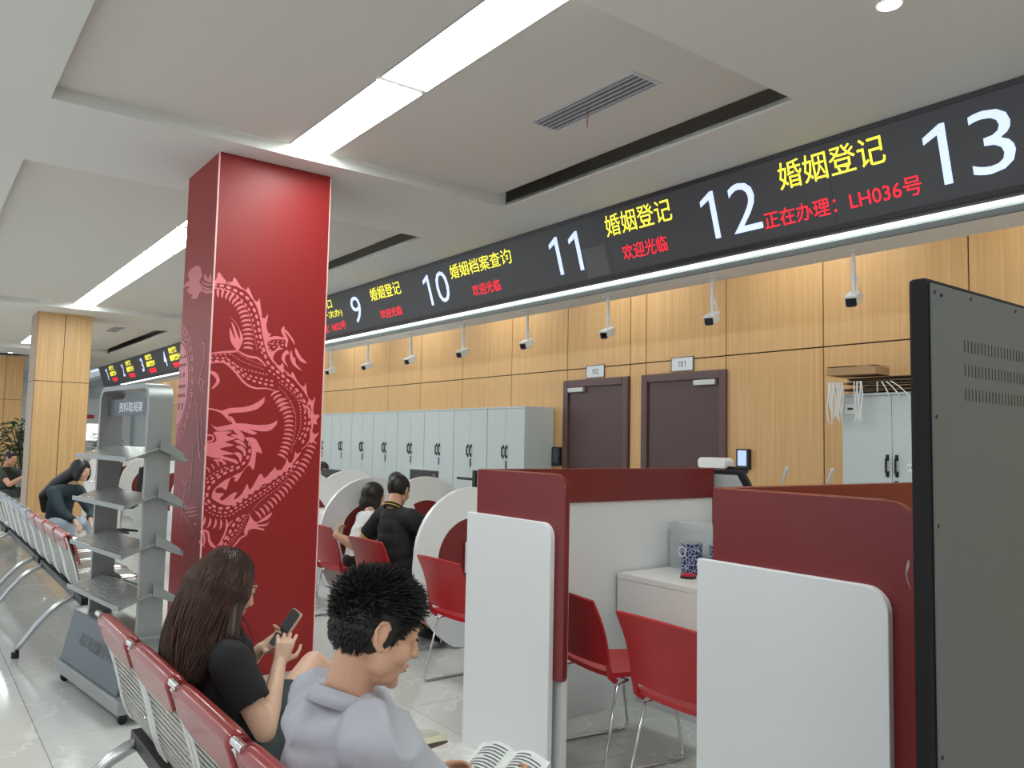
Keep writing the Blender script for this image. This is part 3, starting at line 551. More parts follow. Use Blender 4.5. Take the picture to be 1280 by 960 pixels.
MC = [([(-0.375,2.476),(-0.315,2.473),(-0.249,2.441),(-0.203,2.388),(-0.173,2.32),(-0.155,2.245),(-0.147,2.168),(-0.147,2.113)],0.036,0.03),([(0.051,1.838),(0.094,1.773),(0.129,1.713)],0.036,0.03),([(0.104,1.791),(0.13,1.736),(0.15,1.67),(0.153,1.602),(0.141,1.524),(0.125,1.456),(0.096,1.395)],0.036,0.03),([(0.323,1.515),(0.307,1.458),(0.277,1.39),(0.241,1.322),(0.191,1.261),(0.141,1.2),(0.086,1.146),(0.032,1.093),(-0.022,1.051),(-0.059,1.02)],0.034,0.034),([(-0.388,1.015),(-0.351,1.006),(-0.299,0.993),(-0.241,0.99)],-0.034,0.036),([(-0.286,1.389),(-0.327,1.362),(-0.377,1.331)],0.022,0.034)]
SP_ = [[(-0.394,2.562),(-0.33,2.62),(-0.207,2.634),(-0.257,2.68),(-0.199,2.707),(-0.079,2.711),(0.02,2.697),(0.075,2.651),(0.091,2.615),(0.037,2.595),(0.082,2.554),(0.125,2.52),(0.052,2.508),(0.017,2.484),(-0.04,2.48),(-0.164,2.502),(-0.105,2.512),(-0.212,2.544),(-0.26,2.58),(-0.176,2.574),(-0.263,2.601),(-0.347,2.598)],[(0.131,2.601),(0.174,2.619),(0.226,2.578),(0.285,2.602),(0.317,2.564),(0.33,2.54),(0.21,2.563)]]
SR_ = [([(0.075,2.595),(0.156,2.557),(0.251,2.535),(0.332,2.522)],0.012),([(0.069,2.573),(0.141,2.537),(0.237,2.51),(0.331,2.496)],0.012),([(0.115,2.521),(0.203,2.495),(0.331,2.478)],0.02),([(0.184,2.152),(0.224,2.14),(0.228,2.026),(0.156,1.925),(0.197,1.853)],0.012),([(0.101,1.893),(0.201,1.923),(0.187,1.828)],0.012),([(0.261,1.911),(0.23,1.869),(0.275,1.82)],0.012),([(0.061,1.77),(0.142,1.741),(0.119,1.698),(0.19,1.627),(0.168,1.584)],0.01),([(0.273,1.747),(0.223,1.696),(0.272,1.61)],0.01),([(0.176,1.627),(0.171,1.567),(0.23,1.481)],0.022),([(0.242,1.584),(0.286,1.524),(0.274,1.473)],0.012),([(0.151,1.506),(0.088,1.435),(0.08,1.303),(0.071,1.215),(0.02,1.204)],0.01),([(0.225,1.507),(0.21,1.455),(0.258,1.396)],0.022),([(-0.132,1.249),(-0.044,1.209),(-0.079,1.136),(-0.036,1.076),(0.143,1.112)],0.01),([(-0.225,1.126),(-0.151,1.086),(-0.106,1.018),(-0.136,0.948)],0.01),([(0.008,1.274),(-0.039,1.183)],0.01),([(-0.223,1.203),(-0.145,1.14),(-0.087,1.037),(0.075,0.981),(0.221,0.918)],0.01),([(-0.033,1.059),(0.119,1.08),(0.235,1.097)],0.01),([(-0.045,1.036),(0.108,1.053),(0.245,1.072)],0.01),([(0.022,1.015),(0.157,1.035),(0.258,1.048)],0.01),([(0.153,0.971),(0.239,0.987),(0.218,0.934)],0.012),([(0.252,0.912),(0.205,0.84),(0.229,0.784)],0.01),([(0.008,1.185),(0.046,1.231),(0.025,1.266)],0.008)]
SEAL = (-0.409, 1.912, 0.425)
def mural(polys, ribs, dots, cres, fn, name, lift=.0012):
    # flat print: every motif is an outline filled at its own tiny lift, all joined as one print
    bm = bmesh.new(); k = [0]
    def fill(pts):
        from mathutils.geometry import tessellate_polygon
        k[0] += 1; e = lift+.0003*(k[0] % 7)
        tr = tessellate_polygon([[Vector((p[0], p[1], 0)) for p in pts]])
        vs = [bm.verts.new(fn(p[0], p[1], e)) for p in pts]
        for t in tr:
            try: bm.faces.new([vs[i] for i in t])
            except ValueError: pass
    def smooth(pts, n=4, closed=False):
        P = [Vector(p) for p in pts]; m = len(P); out = []
        for i in range(m if closed else m-1):
            a, b, c, d = (P[(i-1) % m], P[i], P[(i+1) % m], P[(i+2) % m]) if closed else (P[max(i-1, 0)], P[i], P[i+1], P[min(i+2, m-1)])
            for q in range(n):
                t = q/n; out.append(.5*((2*b)+(c-a)*t+(2*a-5*b+4*c-d)*t*t+(3*b-a-3*c+d)*t**3))
        if not closed: out.append(P[-1])
        return out
    def walk(pts, step):
        P = smooth(pts, 8); acc = 0; out = []
        for a, b in zip(P, P[1:]):
            L = (b-a).length
            while acc <= L and L > 0: out.append((a.lerp(b, acc/L), (b-a).normalized())); acc += step
            acc -= L
        return out
    for p in polys: fill([(q.x, q.y) for q in smooth(p, 3, True)])
    for pts, w in ribs:
        S = smooth(pts, 5); n = len(S); L = []; R_ = []
        for i, q in enumerate(S):
            t = (S[min(i+1, n-1)]-S[max(i-1, 0)]).normalized(); nn = Vector((-t.y, t.x)); f = w*.5*(.35+.65*sin(pi*(i+.6)/(n+.2)))
            L.append(q+nn*f); R_.append(q-nn*f)
        fill([(q.x, q.y) for q in L+R_[::-1]])
    for pts, r, st in dots:
        for q, t in walk(pts, st):
            nn = Vector((-t.y, t.x)); fill([tuple(q+t*(r*1.25*cos(a*pi/4))+nn*(r*.75*sin(a*pi/4))) for a in range(8)])
    for pts, r, st in cres:
        s = 1 if r > 0 else -1; r = abs(r)
        for q, t in walk(pts, st):
            nn = Vector((-t.y, t.x)); O = []; N = []
            for a in range(-4, 5):
                g = a*pi/9; O.append(q+nn*(r*sin(g))+t*(-r*.62*cos(g)*s)); N.append(q+nn*(r*sin(g)*.98)+t*((-r*.62*cos(g)+r*.42*cos(a*pi/8.2))*s))
            fill([tuple(x) for x in O+N[::-1]])
    me = bpy.data.meshes.new(name); bm.to_mesh(me); bm.free(); me.materials.append(PINK)
    o = bpy.data.objects.new(name, me); COL.objects.link(o); o.parent = rc; o['kind'] = 'stuff'
    return o
mural(MP, MR, MD, MC, lambda a, b, e: (hx+e, a, b), 'dragon_print')
# double happiness seal + phoenix lines on the hall-side face
cx, cz, cr_ = SEAL
seal = []
def arcband(r0, r1, a0, a1, n=6): return [(cx+r0*cos(a0+(a1-a0)*k/n), cz+r0*sin(a0+(a1-a0)*k/n)) for k in range(n+1)]+[(cx+r1*cos(a1-(a1-a0)*k/n), cz+r1*sin(a1-(a1-a0)*k/n)) for k in range(n+1)]
class _S: pass
def clipx(p): return [(max(-hx+.003, q[0]), q[1]) for q in p]
bm2 = MB()
def sfill(p, e=.0015):
    if max(q[0] for q in p) < -hx+.004: return
    from mathutils.geometry import tessellate_polygon
    p = clipx(p); bm2.add([(q[0], -hy-e, q[1]) for q in p], [tuple(t) for t in tessellate_polygon([[Vector((q[0], q[1], 0)) for q in p]])])
NK = 30
for k in range(NK):
    a = 2*pi*k/NK; d = 2*pi/NK
    for (u0, u1, v0, v1) in ((0, .92, .90, 1), (.78, .92, .28, .9), (.25, .92, .28, .40), (.25, .39, .4, .72), (.0, .14, .0, .9), (.0, .92, .0, .1)):
        sfill(arcband(cr_*(.80+.20*v0), cr_*(.80+.20*v1), a+d*u0, a+d*u1, 2))
sfillr = [arcband(cr_*.735, cr_*.765, 2*pi*k/24, 2*pi*(k+1)/24, 2) for k in range(24)]
for q in sfillr: sfill(q)
for k in range(48): sfill([(cx, cz)]+[(cx+cr_*.70*cos(2*pi*(k+j)/48), cz+cr_*.70*sin(2*pi*(k+j)/48)) for j in (0, 1)])
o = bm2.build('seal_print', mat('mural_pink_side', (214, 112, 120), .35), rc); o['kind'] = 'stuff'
b3 = MB()
def bar(x0, x1, z0, z1):
    x0 = max(x0, -hx+.004)
    if x1 > x0: b3.add([(x0, -hy-.0034, z0), (x1, -hy-.0034, z0), (x1, -hy-.0034, z1), (x0, -hy-.0034, z1)], [(0, 1, 2, 3)])
for s in (-1, 1):
    X = cx+s*cr_*.33; u = cr_*.7
    for z0, z1, wa, wb in ((.60, .66, .05, .3), (.40, .47, .02, .34), (.14, .25, .10, .23), (-.10, -.03, .03, .36), (-.32, -.24, .03, .36), (-.62, -.46, .09, .22)):
        bar(X-u*wb*.8, X-u*wa, cz+u*z0, cz+u*z1); bar(X+u*wa, X+u*wb*.8, cz+u*z0, cz+u*z1)
b3.build('seal_gap_print', REDSIDE, rc)['kind'] = 'stuff'
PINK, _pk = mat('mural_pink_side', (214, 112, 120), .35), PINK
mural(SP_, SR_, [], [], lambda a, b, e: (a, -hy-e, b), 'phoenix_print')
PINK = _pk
# ================================================================ RED VISITOR CHAIRS
def red_chair(label, loc, rz, group='red visitor chairs at the counters'):
    t = thing('visitor_chair', label, 'chair', loc, rz, group)
    # faces +y ; origin on floor under the back
    def back(u, v):
        x = (u-.5)*(.47-.03*v*0); z = .505+.31*v; y = -.04-.10*v+.03*(1-(2*u-1)**2)*-1
        if v > .8: x *= 1-.06*(v-.8)*5*0
        return (x, y+.02*sin(pi*v), z+.012*(1-(2*u-1)**2)*v)
    MB().sheet(back, 14, 8, .012).build('backrest', RED_C, t, smooth=40)
    for s in (-1, 1): MB().tube([(s*.215, .01, .425), (s*.224, -.025, .45), (s*.224, -.045, .52)], [.015, .015, .010], 8).build('back_bracket', RED_C, t, smooth=40)
    def seat(u, v):
        x = (u-.5)*(.46-.05*v); y = -.02+.43*v; z = .435+.012*(2*u-1)**2-.02*v*v+.012*(1-v)**3
        return (x, y, z)
    MB().sheet(seat, 12, 10, .022).build('seat', RED_C, t, smooth=40)
    for s in (-1, 1):
        x = s*.225
        MB().tube([(x*.86, .10, .415), (x*.95, .02, .40), (x*1.02, -.045, .12), (x*1.04, -.065, .022), (x*1.04, -.05, .008), (x*1.04, .0, .008), (x*1.04, .36, .008), (x*1.04, .41, .012), (x*1.0, .42, .04), (x*.92, .36, .40), (x*.86, .30, .412)], .0075, 8).build('sled_leg', CHROME, t, smooth=True)
    b = MB(); b.tube([(-.19, .10, .41), (.19, .10, .41)], .007, 8); b.tube([(-.19, .30, .408), (.19, .30, .408)], .007, 8); b.build('cross_bar', CHROME, t, smooth=True)
    b = MB(); 
    for s in (-1, 1): b.box(s*.234-.009, s*.234+.009, .30, .325, 0, .012)
    b.build('glide', mat('glide', (225, 225, 225), .5), t)
    return t
rcA = red_chair('empty red chair in front of the round partition, left of the white booth board', (-4.31, 2.84, 0), radians(2))
rcB = clone(rcA, 'red chair holding the man in the black polo', (-5.43, 2.90, 0), radians(5))
rcC = clone(rcA, 'red chair under the woman in the white top', (-6.485, 3.0, 0), radians(2))
rcD = clone(rcA, 'red chair half hidden by the dragon column', (-7.45, 2.95, 0), radians(-40))
rcE = clone(rcA, 'empty red chair against the white booth wall, left of the pair', (-3.03, 2.80, 0), radians(-8))
rcF = clone(rcA, 'empty red chair at the booth desk, right of the pair', (-2.36, 2.70, 0), radians(-2))
rcG = clone(rcA, 'red chair in the next booth, glimpsed beside the black display', (-1.35, 2.75, 0), radians(4))
# ================================================================ WAITING BENCHES
PAD = mat('bench_red_pad', (146, 26, 32), .3, coat=.4); ALU = mat('cast_alu', (190, 192, 194), .22, 1.0)
def curve_pts(P, n=24):
    # Catmull-Rom through P
    out = []; P = [Vector(p) for p in P]; Q = [P[0]*2-P[1]]+P+[P[-1]*2-P[-2]]
    m = len(P)-1
    for i in range(m):
        for k in range(n//m):
            t = k/(n//m); a, b, c, d = Q[i:i+4]
            out.append(.5*((2*b)+(-a+c)*t+(2*a-5*b+4*c-d)*t*t+(-a+3*b-3*c+d)*t**3))
    return out+[P[-1]]
SEATP = [(.47, .42), (.43, .455), (.27, .45), (.07, .43), (-.015, .435), (-.06, .50), (-.10, .65), (-.15, .80), (-.165, .835)]
SP = curve_pts([(0, a, b) for a, b in SEATP], 32)
def bench(nseat, x_right, ybeam, label, padm, grp, detail=True, legs=(0.25, 2.6), frame_m=CHROME, sheet_m=PUNCH):
    # x_right : right end (towards +x); seats run to -x ; faces +y
    t = thing('waiting_bench', label, 'bench', (x_right, ybeam, 0), 0, grp); P = .54
    bx('beam', BLACK, t, -P*nseat+.09, -.02, -.05, .01, .365, .418, bevel=.004)
    for k in range(nseat):
        xc = -P*(k+.5); hw = .235
        prof = SP
        o = MB(); n = len(prof)-3
        def sh(u, v):
            f = v*n; i = min(int(f), n-1); p = prof[i].lerp(prof[i+1], f-i); return (xc+(u-.5)*2*hw, p.y, p.z)
        o.sheet(sh, 4, 28, .003)
        s = o.build('seat_sheet', sheet_m, t, smooth=True)
        uv = s.data.uv_layers.new(name='UVMap'); q = 5*29
        for l in s.data.loops:
            vi = l.vertex_index % q; uv.data[l.index].uv = ((vi//29)/4, (vi % 29)/28)
        for sx in (-1, 1):
            b = MB(); b.tube([(xc+sx*(hw+.008), p.y-.0, p.z) for p in prof], .010, 8); b.build('side_rail', frame_m, t, smooth=True)
        # pad wrapping the top of the back
        def pad(u, v):
            a = v*pi; x = xc+(u-.5)*2*(hw+.012); w = (1-(2*abs(u-.5))**6)
            ang = pi*(v-.5)
            front = Vector((0, -.055, .60)); top = Vector((0, -.150, .83)); d = Vector((0, -.30, .95)).normalized(); nrm = Vector((0, .95, .30)).normalized()
            # v 0..0.4 back side up, .4...6 round the top, .6..1 front side down
            if v < .4: p = top+nrm*-.020+d*(-.095*(1-v/.4)*(.55+.45*w))
            elif v > .6: p = top+nrm*.024+d*(-.2*((v-.6)/.4))
            else:
                g = (v-.4)/.2*pi; p = top+nrm*(-.022*cos(g))+d*(.022*sin(g))
            return (x, p.y, p.z+.006*w)
        MB().sheet(pad, 12, 30, .012).build('head_pad', padm, t, smooth=True)
        if detail:
            b = MB(); b.tube([(xc-hw-.05, -.168, .852), (xc-hw+.02, -.168, .852)], .012, 10); b.build('clip', CHROME, t, smooth=40)
    b = MB()
    for lx in legs:
        lg = MB(); rr_ = [.026, .026, .025, .023, .021, .018, .016]
        lg.tube([(-lx, -.02, .39), (-lx, -.07, .375), (-lx, -.13, .345), (-lx, -.20, .29), (-lx, -.28, .20), (-lx, -.35, .10), (-lx, -.39, .045)], rr_, 10)
        lg.tube([(-lx, -.02, .39), (-lx, .05, .36), (-lx, .12, .32), (-lx, .20, .25), (-lx, .29, .16), (-lx, .37, .09), (-lx, .43, .045)], rr_, 10)
        o = lg.build('leg', ALU, t, smooth=True)
        f = MB(); f.cyl((-lx, -.39, 0), .025, .04, 12); f.cyl((-lx, .43, 0), .025, .04, 12); f.build('foot', BLACK, o, smooth=40)
    if detail:
        pass
    return t
bench(4, -1.34, .82, 'red-topped perforated steel waiting bench the couple in the foreground sits on', PAD, 'waiting benches', legs=(2.0, .5))
WRAP = mat('bench_pad_wrapped', (190, 80, 80), .15, coat=.8); SHEETW = mat('wrapped_sheet', (150, 150, 146), .25, .5, var=.15, scale=14)
bench(4, -6.25, 1.10, 'plastic-wrapped red-topped waiting bench behind the leaflet rack', WRAP, 'waiting benches', False, legs=(.54*4-.2, .3), sheet_m=SHEETW)
BLU = mat('bench_pad_blue', (150, 160, 185), .15, coat=.8)
bench(5, -8.45, 1.10, 'plastic-wrapped blue-grey waiting bench next to the oak column', BLU, 'waiting benches', False, legs=(.54*5-.2, .3), sheet_m=SHEETW)
bench(5, -11.2, 1.08, 'plastic-wrapped waiting bench at the left edge of the picture', BLU, 'waiting benches', False, legs=(.54*5-.2, .3), sheet_m=SHEETW)
# ================================================================ LEAFLET RACK
RK = mat('rack_grey', (150, 152, 151), .38, .35, var=.03, scale=2); RKD = mat('rack_dark', (92, 100, 106), .4, .3)
FILM = mat('rack_film', (160, 160, 158), .22, .4, var=.3, scale=6, stretch=(3, 14, 1), bump=.6)
rk = thing('leaflet_rack', 'grey metal leaflet rack with four sloping shelf levels beside the dragon column', 'rack', (-5.28, 1.11, 0), radians(7))
bx('base', RK, rk, -.60, .56, -.19, .19, .065, .14, bevel=.006)
for x, y in ((-.54, -.14), (.49, -.14), (-.54, .14), (.49, .14)):
    c = MB(); c.tube([(x-.012, y, .026), (x+.012, y, .026)], .026, 16); c.box(x-.018, x+.018, y-.012, y+.012, .03, .065); c.build('castor', BLACK, rk, smooth=40)
def arch(off):
    xl, xr, zt, r = -.42-off, .43+off, 1.845+off, .09+off
    p = [(xl, .14)]+[(xl+r-r*cos(a*pi/16), zt-r+r*sin(a*pi/16)) for a in range(9)]+[(xr-r+r*sin(a*pi/16), zt-r+r*cos(a*pi/16)) for a in range(9)]+[(xr, .14)]
    return p
A = arch(0); Bq = arch(-.028); n = len(A); vs = [(x, y, z) for y in (-.065, .07) for x, z in A]+[(x, y, z) for y in (-.065, .07) for x, z in Bq]
fs = []
for k in range(n-1): fs += [(k, k+1, n+k+1, n+k), (2*n+k, 3*n+k, 3*n+k+1, 2*n+k+1), (k, 2*n+k, 2*n+k+1, k+1), (n+k, n+k+1, 3*n+k+1, 3*n+k)]
MB().add(vs, fs).build('arch_frame', RK, rk, smooth=40)
h = bx('header_board', RKD, rk, -.391, .401, -.02, -.005, 1.665, 1.765)
text_part('lettering', '资料取阅架', mat('rack_letter', (225, 230, 232), .4), rk, (-.19, -.0208, 1.685), (1, 0, 0), (0, 0, 1), .40, .062, .012)
for k, z in enumerate((1.42, 1.155, .885, .61)):
    for s in (-1, 1):
        P0 = Vector((0, 0, z+.055)); P1 = Vector((0, s*(.175 if s < 0 else .15), z-.012))
        b = MB(); b.sheet(lambda u, v: (-.46+.92*u, P0.y+(P1.y-P0.y)*v, P0.z+(P1.z-P0.z)*v), 1, 1, .008)
        o = b.build('shelf', FILM if s < 0 else RK, rk)
        b = MB(); b.box(-.46, .46, min(P1.y, P1.y+s*.006), max(P1.y, P1.y+s*.006), P1.z-.008, P1.z+.018)
        b.build('lip', RK, o)
        for x in ((-.466, .458) if s > 0 else ()):
            b = MB(); b.prism([(P0.y, P0.z-.01), (P1.y-.012, P1.z), (P1.y-.012, P1.z+.035), (P0.y, P0.z+.06)], YZ, x, x+.008); b.build('end_plate', RK, o)
for s in (-1, 1):
    y0 = s*.165; y1 = s*.10
    b = MB(); b.sheet(lambda u, v: (-.55+1.02*u, y0+(y1-y0)*v, .142+.29*v), 1, 1, .01); b.build('lower_panel', RKD, rk)
bx('top_rail', RK, rk, -.55, .47, -.10, .10, .425, .437)
dv = Vector((0, .065, .29)).normalized()
text_part('lettering', '禹江政务服务中心', mat('rack_letter_dark', (58, 62, 66), .4), rk, Vector((-.30, -.165, .142))+dv*.13+Vector((0, -.0065, .0015)), (1, 0, 0), dv, .62, .075, .012)
# ================================================================ BLACK DISPLAY (seen from behind)
dp = thing('floor_display', 'tall black floor-standing display seen from behind at the right edge', 'display', (-.80, 1.66, 0))
DB = mat('display_back', (92, 94, 94), .5, 0); DE = mat('display_edge', (22, 18, 18), .5, spec=.25)
bx('housing', DE, dp, -.025, .0145, -.012, .95, .02, 1.905, bevel=.008)
bk = bx('back_panel', DB, dp, .015, .021, -.004, .94, .03, 1.893, bevel=.002)
for r_ in range(3):
    for k in range(26):
        y = .135+.0165*k*1.0; z = 1.775-.052*r_
        bx('vent_slot', BLACK, bk, .0205, .0215, y, y+.0035, z-.013, z+.013)
for y, z in ((.0035+.004, 1.875), (.035, 1.872), (.17, 1.88), (.006, 1.62), (.006, 1.40), (.4, 1.88), (.006, .95)):
    o = MB(); o.tube([(.021, y, z), (.0225, y, z)], .004, 10); o.build('screw', BLACK, bk)
bx('foot_plate', DE, dp, -.2, .2, .0, .94, 0, .02, bevel=.004)
fl_ = MB()
fl_.sheet(lambda u, v: (-.0275-.006*sin(pi*v), -.014-.006*u, 1.27+.05*v+.01*u), 4, 8, .0008)
fl_.build('loose_film', mat('film', (190, 190, 190), .15, alpha=.35), dp, smooth=True)
# ================================================================ THINGS ON THE DESKS
DZ = .7901
ACR = mat('acrylic', (214, 220, 224), .12, alpha=.34)
a = thing('acrylic_box', 'clear acrylic box on the booth desk behind the blue and white tin', 'box', (-3.30, 3.98, DZ))
for n_, q in (('side', (-.17, -.165, -.09, .09, 0, .24)), ('side', (.165, .17, -.09, .09, 0, .24)), ('side', (-.1645, .1645, -.09, -.086, 0, .24)), ('side', (-.1645, .1645, .086, .09, 0, .24)), ('lid', (-.175, .175, -.095, .095, .241, .285))): bx(n_, ACR, a, *q)
bx('sheets', mat('paper', (235, 235, 232), .7), a, -.12, .12, -.06, .06, .002, .1)
def tin(loc, lab, s=1.0, rot=0):
    t = thing('patterned_tin', lab, 'tin', loc, rot, 'patterned tins on the booth desk'); r = .062*s; h = .185*s
    m = bpy.data.materials.get('blue_pattern')
    if not m:
        m = mat('blue_pattern', (58, 66, 104), .4); nt = m.node_tree; L = nt.links.new
        tc = nt.nodes.new('ShaderNodeTexCoord'); v = nt.nodes.new('ShaderNodeTexVoronoi'); v.feature = 'DISTANCE_TO_EDGE'; v.inputs['Scale'].default_value = 48
        z = nt.nodes.new('ShaderNodeTexNoise'); z.inputs['Scale'].default_value = 26; L(tc.outputs['Object'], z.inputs[0]); L(tc.outputs['Object'], v.inputs['Vector'])
        c = nt.nodes.new('ShaderNodeValToRGB'); c.color_ramp.elements[0].position = .03; c.color_ramp.elements[0].color = srgb(196, 204, 226); c.color_ramp.elements[1].position = .07; c.color_ramp.elements[1].color = srgb(34, 40, 82)
        L(v.outputs[0], c.inputs[0]); L(c.outputs[0], nt.nodes['Principled BSDF'].inputs['Base Color'])
    MB().cyl((0, 0, 0), r, h, 32).build('body', m, t, smooth=40); MB().cyl((0, 0, h), r*1.01, .008, 32).build('rim', mat('tin_rim', (180, 178, 176), .3, .6), t, smooth=40)
    MB().tube([(.034*cos(q*pi/12)*.8-.02, -r*.985-.0012, h*.74+.027*sin(q*pi/12)) for q in range(24)], .0025, 5, closed=True).build('ring_mark', WHITE, t)
tin((-3.20, 3.78, DZ), 'blue and white patterned tin on the booth desk, beside the red stamp pad')
tin((-3.06, 3.86, DZ), 'second blue and white patterned tin, half hidden behind the first', .96, 1)
s_ = thing('stamp_pad', 'round red stamp pad in front of the patterned tins', 'stamp pad', (-3.13, 3.665, DZ)); MB().cyl((0, 0, 0), .045, .014, 28).build('base', BLACK, s_, smooth=40); MB().cyl((0, 0, .0141), .043, .010, 28).build('lid', mat('stamp_red', (200, 24, 50), .3), s_, smooth=40)
s_ = thing('stapler', 'black stapler at the right end of the booth desk items', 'stapler', (-2.93, 3.62, DZ), .5); b = MB(); b.box(-.06, .06, -.014, .014, 0, .012); b.build('base', BLACK, s_, bevel=.003); b = MB(); b.m = Matrix.Translation((-.05, 0, .012)) @ Matrix.Rotation(-.16, 4, 'Y'); b.box(0, .11, -.013, .013, .006, .024); b.build('arm', BLACK, s_, bevel=.004)
s_ = thing('cable_coil', 'coil of black cable beside the patterned tins', 'cable', (-2.98, 3.79, DZ)); MB().tube([(.045*cos(k*.5)+.008*sin(k*1.7), .035*sin(k*.5), .006+.0022*(k/6)) for k in range(38)], .0042, 6).build('coil', BLACK, s_, smooth=True)
# staff side counters
for x0, x1, lab in ((-4.9, -2.0, 'white staff counter behind the booth'), (-10.3, -5.3, 'long white staff counter behind the round partitions')):
    t = thing('staff_counter', lab, 'counter', ((x0+x1)/2, 4.42, 0), 0, 'staff counters')
    w_ = (x1-x0)/2; bx('top', DESK, t, -w_, w_, -.06, .12, .74, .775, bevel=.003); bx('leg_panel', mat('panel_grey', (204, 204, 206), .4), t, -w_, w_, .08, .11, 0, .7395)
    SC_Z = .7751
# self-service terminal
t = thing('terminal', 'grey angled terminal with a white top unit behind the booth partition', 'terminal', (-3.40, 4.44, SC_Z))
bx('base', BLACK, t, -.12, .12, -.05, .05, 0, .02, bevel=.004); bx('stem', BLACK, t, -.02, .02, -.01, .02, .0201, .52, bevel=.004)
b = MB(); b.prism([(-.16, .44), (.22, .44), (.10, .62), (-.20, .62)], XZ, -.045, -.02); b.build('bezel', BLACK, t, bevel=.004)
b = MB(); b.prism([(-.12, .455), (.15, .455), (.06, .59), (-.17, .59)], XZ, -.050, -.0455); b.build('back_plate', mat('terminal_grey', (176, 178, 180), .4), t, bevel=.003)
b = MB(); b.prism(rrect(-.27, -.04, .63, .70, (.02, .01, .03, .03), 4), XZ, -.05, .05); b.build('top_unit', PANEL_W, t, bevel=.004); bx('hinge', BLACK, t, -.06, .09, -.02, .03, .6, .645, bevel=.004)
for x, lab in ((-3.06, 'gooseneck microphone just right of the grey terminal'), (-2.75, 'gooseneck microphone farther right, in front of the grey locker')):
    g = thing('microphone', lab, 'microphone', (x, 4.44, SC_Z), 0, 'gooseneck microphones'); MB().cyl((0, 0, 0), .04, .015, 20).build('base', BLACK, g, smooth=40)
    MB().tube([(0, 0, .015), (-.01, 0, .25), (.0, 0, .45), (.03, 0, .57)], .005, 8).build('neck', mat('alu', (200, 200, 198), .4, .5), g, smooth=True); MB().cap((.03, 0, .57), (.062, 0, .65), .009, .012, 10).build('capsule', mat('alu', (200, 200, 198), .4, .5), g, smooth=True)
# monitors seen from behind
def monitor(x, y, z0, w_, h_, lab, rz=0):
    t = thing('monitor', lab, 'monitor', (x, y, SC_Z), rz, 'desk monitors seen from behind')
    bx('base', BLACK, t, -.12, .12, -.045, .07, 0, .012, bevel=.004); bx('stem', BLACK, t, -.02, .02, .0, .02, .0121, z0-SC_Z+h_*.5, bevel=.003)
    o = bx('screen', mat('monitor_black', (44, 44, 48), .5), t, -w_/2, w_/2, -.022, -.001, z0-SC_Z, z0-SC_Z+h_, bevel=.006)
    bx('rear_bulge', BLACK, o, -w_*.3, w_*.3, -.04, -.0225, z0-SC_Z+h_*.2, z0-SC_Z+h_*.75, bevel=.008)
    bx('sticker', mat('sticker', (150, 150, 152), .5), o, w_*.36, w_*.42, -.0232, -.0222, z0-SC_Z+h_*.78, z0-SC_Z+h_*.86)
monitor(-7.35, 4.42, .98, .56, .26, 'black monitor just behind the head of the man in the black polo')
monitor(-9.65, 4.42, .92, .56, .24, 'black monitor right beside the dragon column')
monitor(-6.02, 4.42, .93, .34, .22, 'small black monitor edge showing left of the white booth board')
t = thing('document_camera', 'tall black document camera post in front of the lockers', 'camera', (-6.42, 4.42, SC_Z)); bx('base', BLACK, t, -.08, .08, -.04, .06, 0, .015, bevel=.003); bx('post', BLACK, t, -.028, .028, -.012, .012, .0151, .50, bevel=.003); bx('arm', BLACK, t, -.30, -.0285, -.01, .01, .40, .425, bevel=.003)
t = thing('paper_stack', 'stack of papers and leaflets on the desk beside the dragon column', 'papers', (-7.05, 3.60, DZ)); rnd = random.Random(8)
for k in range(6):
    b = MB(); b.m = Matrix.Rotation(rnd.uniform(-.1, .1), 4, 'Z'); b.box(-.11, .11, -.15, .15, .016*k, .016*k+.015); b.build('leaflets', [WHITE, mat('pale_blue', (190, 214, 226), .5)][k % 2] if k else mat('paper', (235, 235, 232), .7), t)
t = thing('acrylic_tray', 'clear acrylic document tray on the desk behind the man in the black polo', 'tray', (-5.72, 3.98, DZ))
for k in range(3): bx('shelf', ACR, t, -.15, .15, -.10, .10, .02+.09*k, .026+.09*k)
for sx in (-1, 1): bx('side', ACR, t, sx*.153-.002, sx*.153+.002, -.10, .10, 0, .27)
t = thing('keyboard', 'dark keyboard and cable lying on the desk beyond the man in the black polo', 'keyboard', (-5.45, 4.22, DZ)); bx('body', BLACK, t, -.2, .2, -.06, .06, 0, .02, bevel=.004)
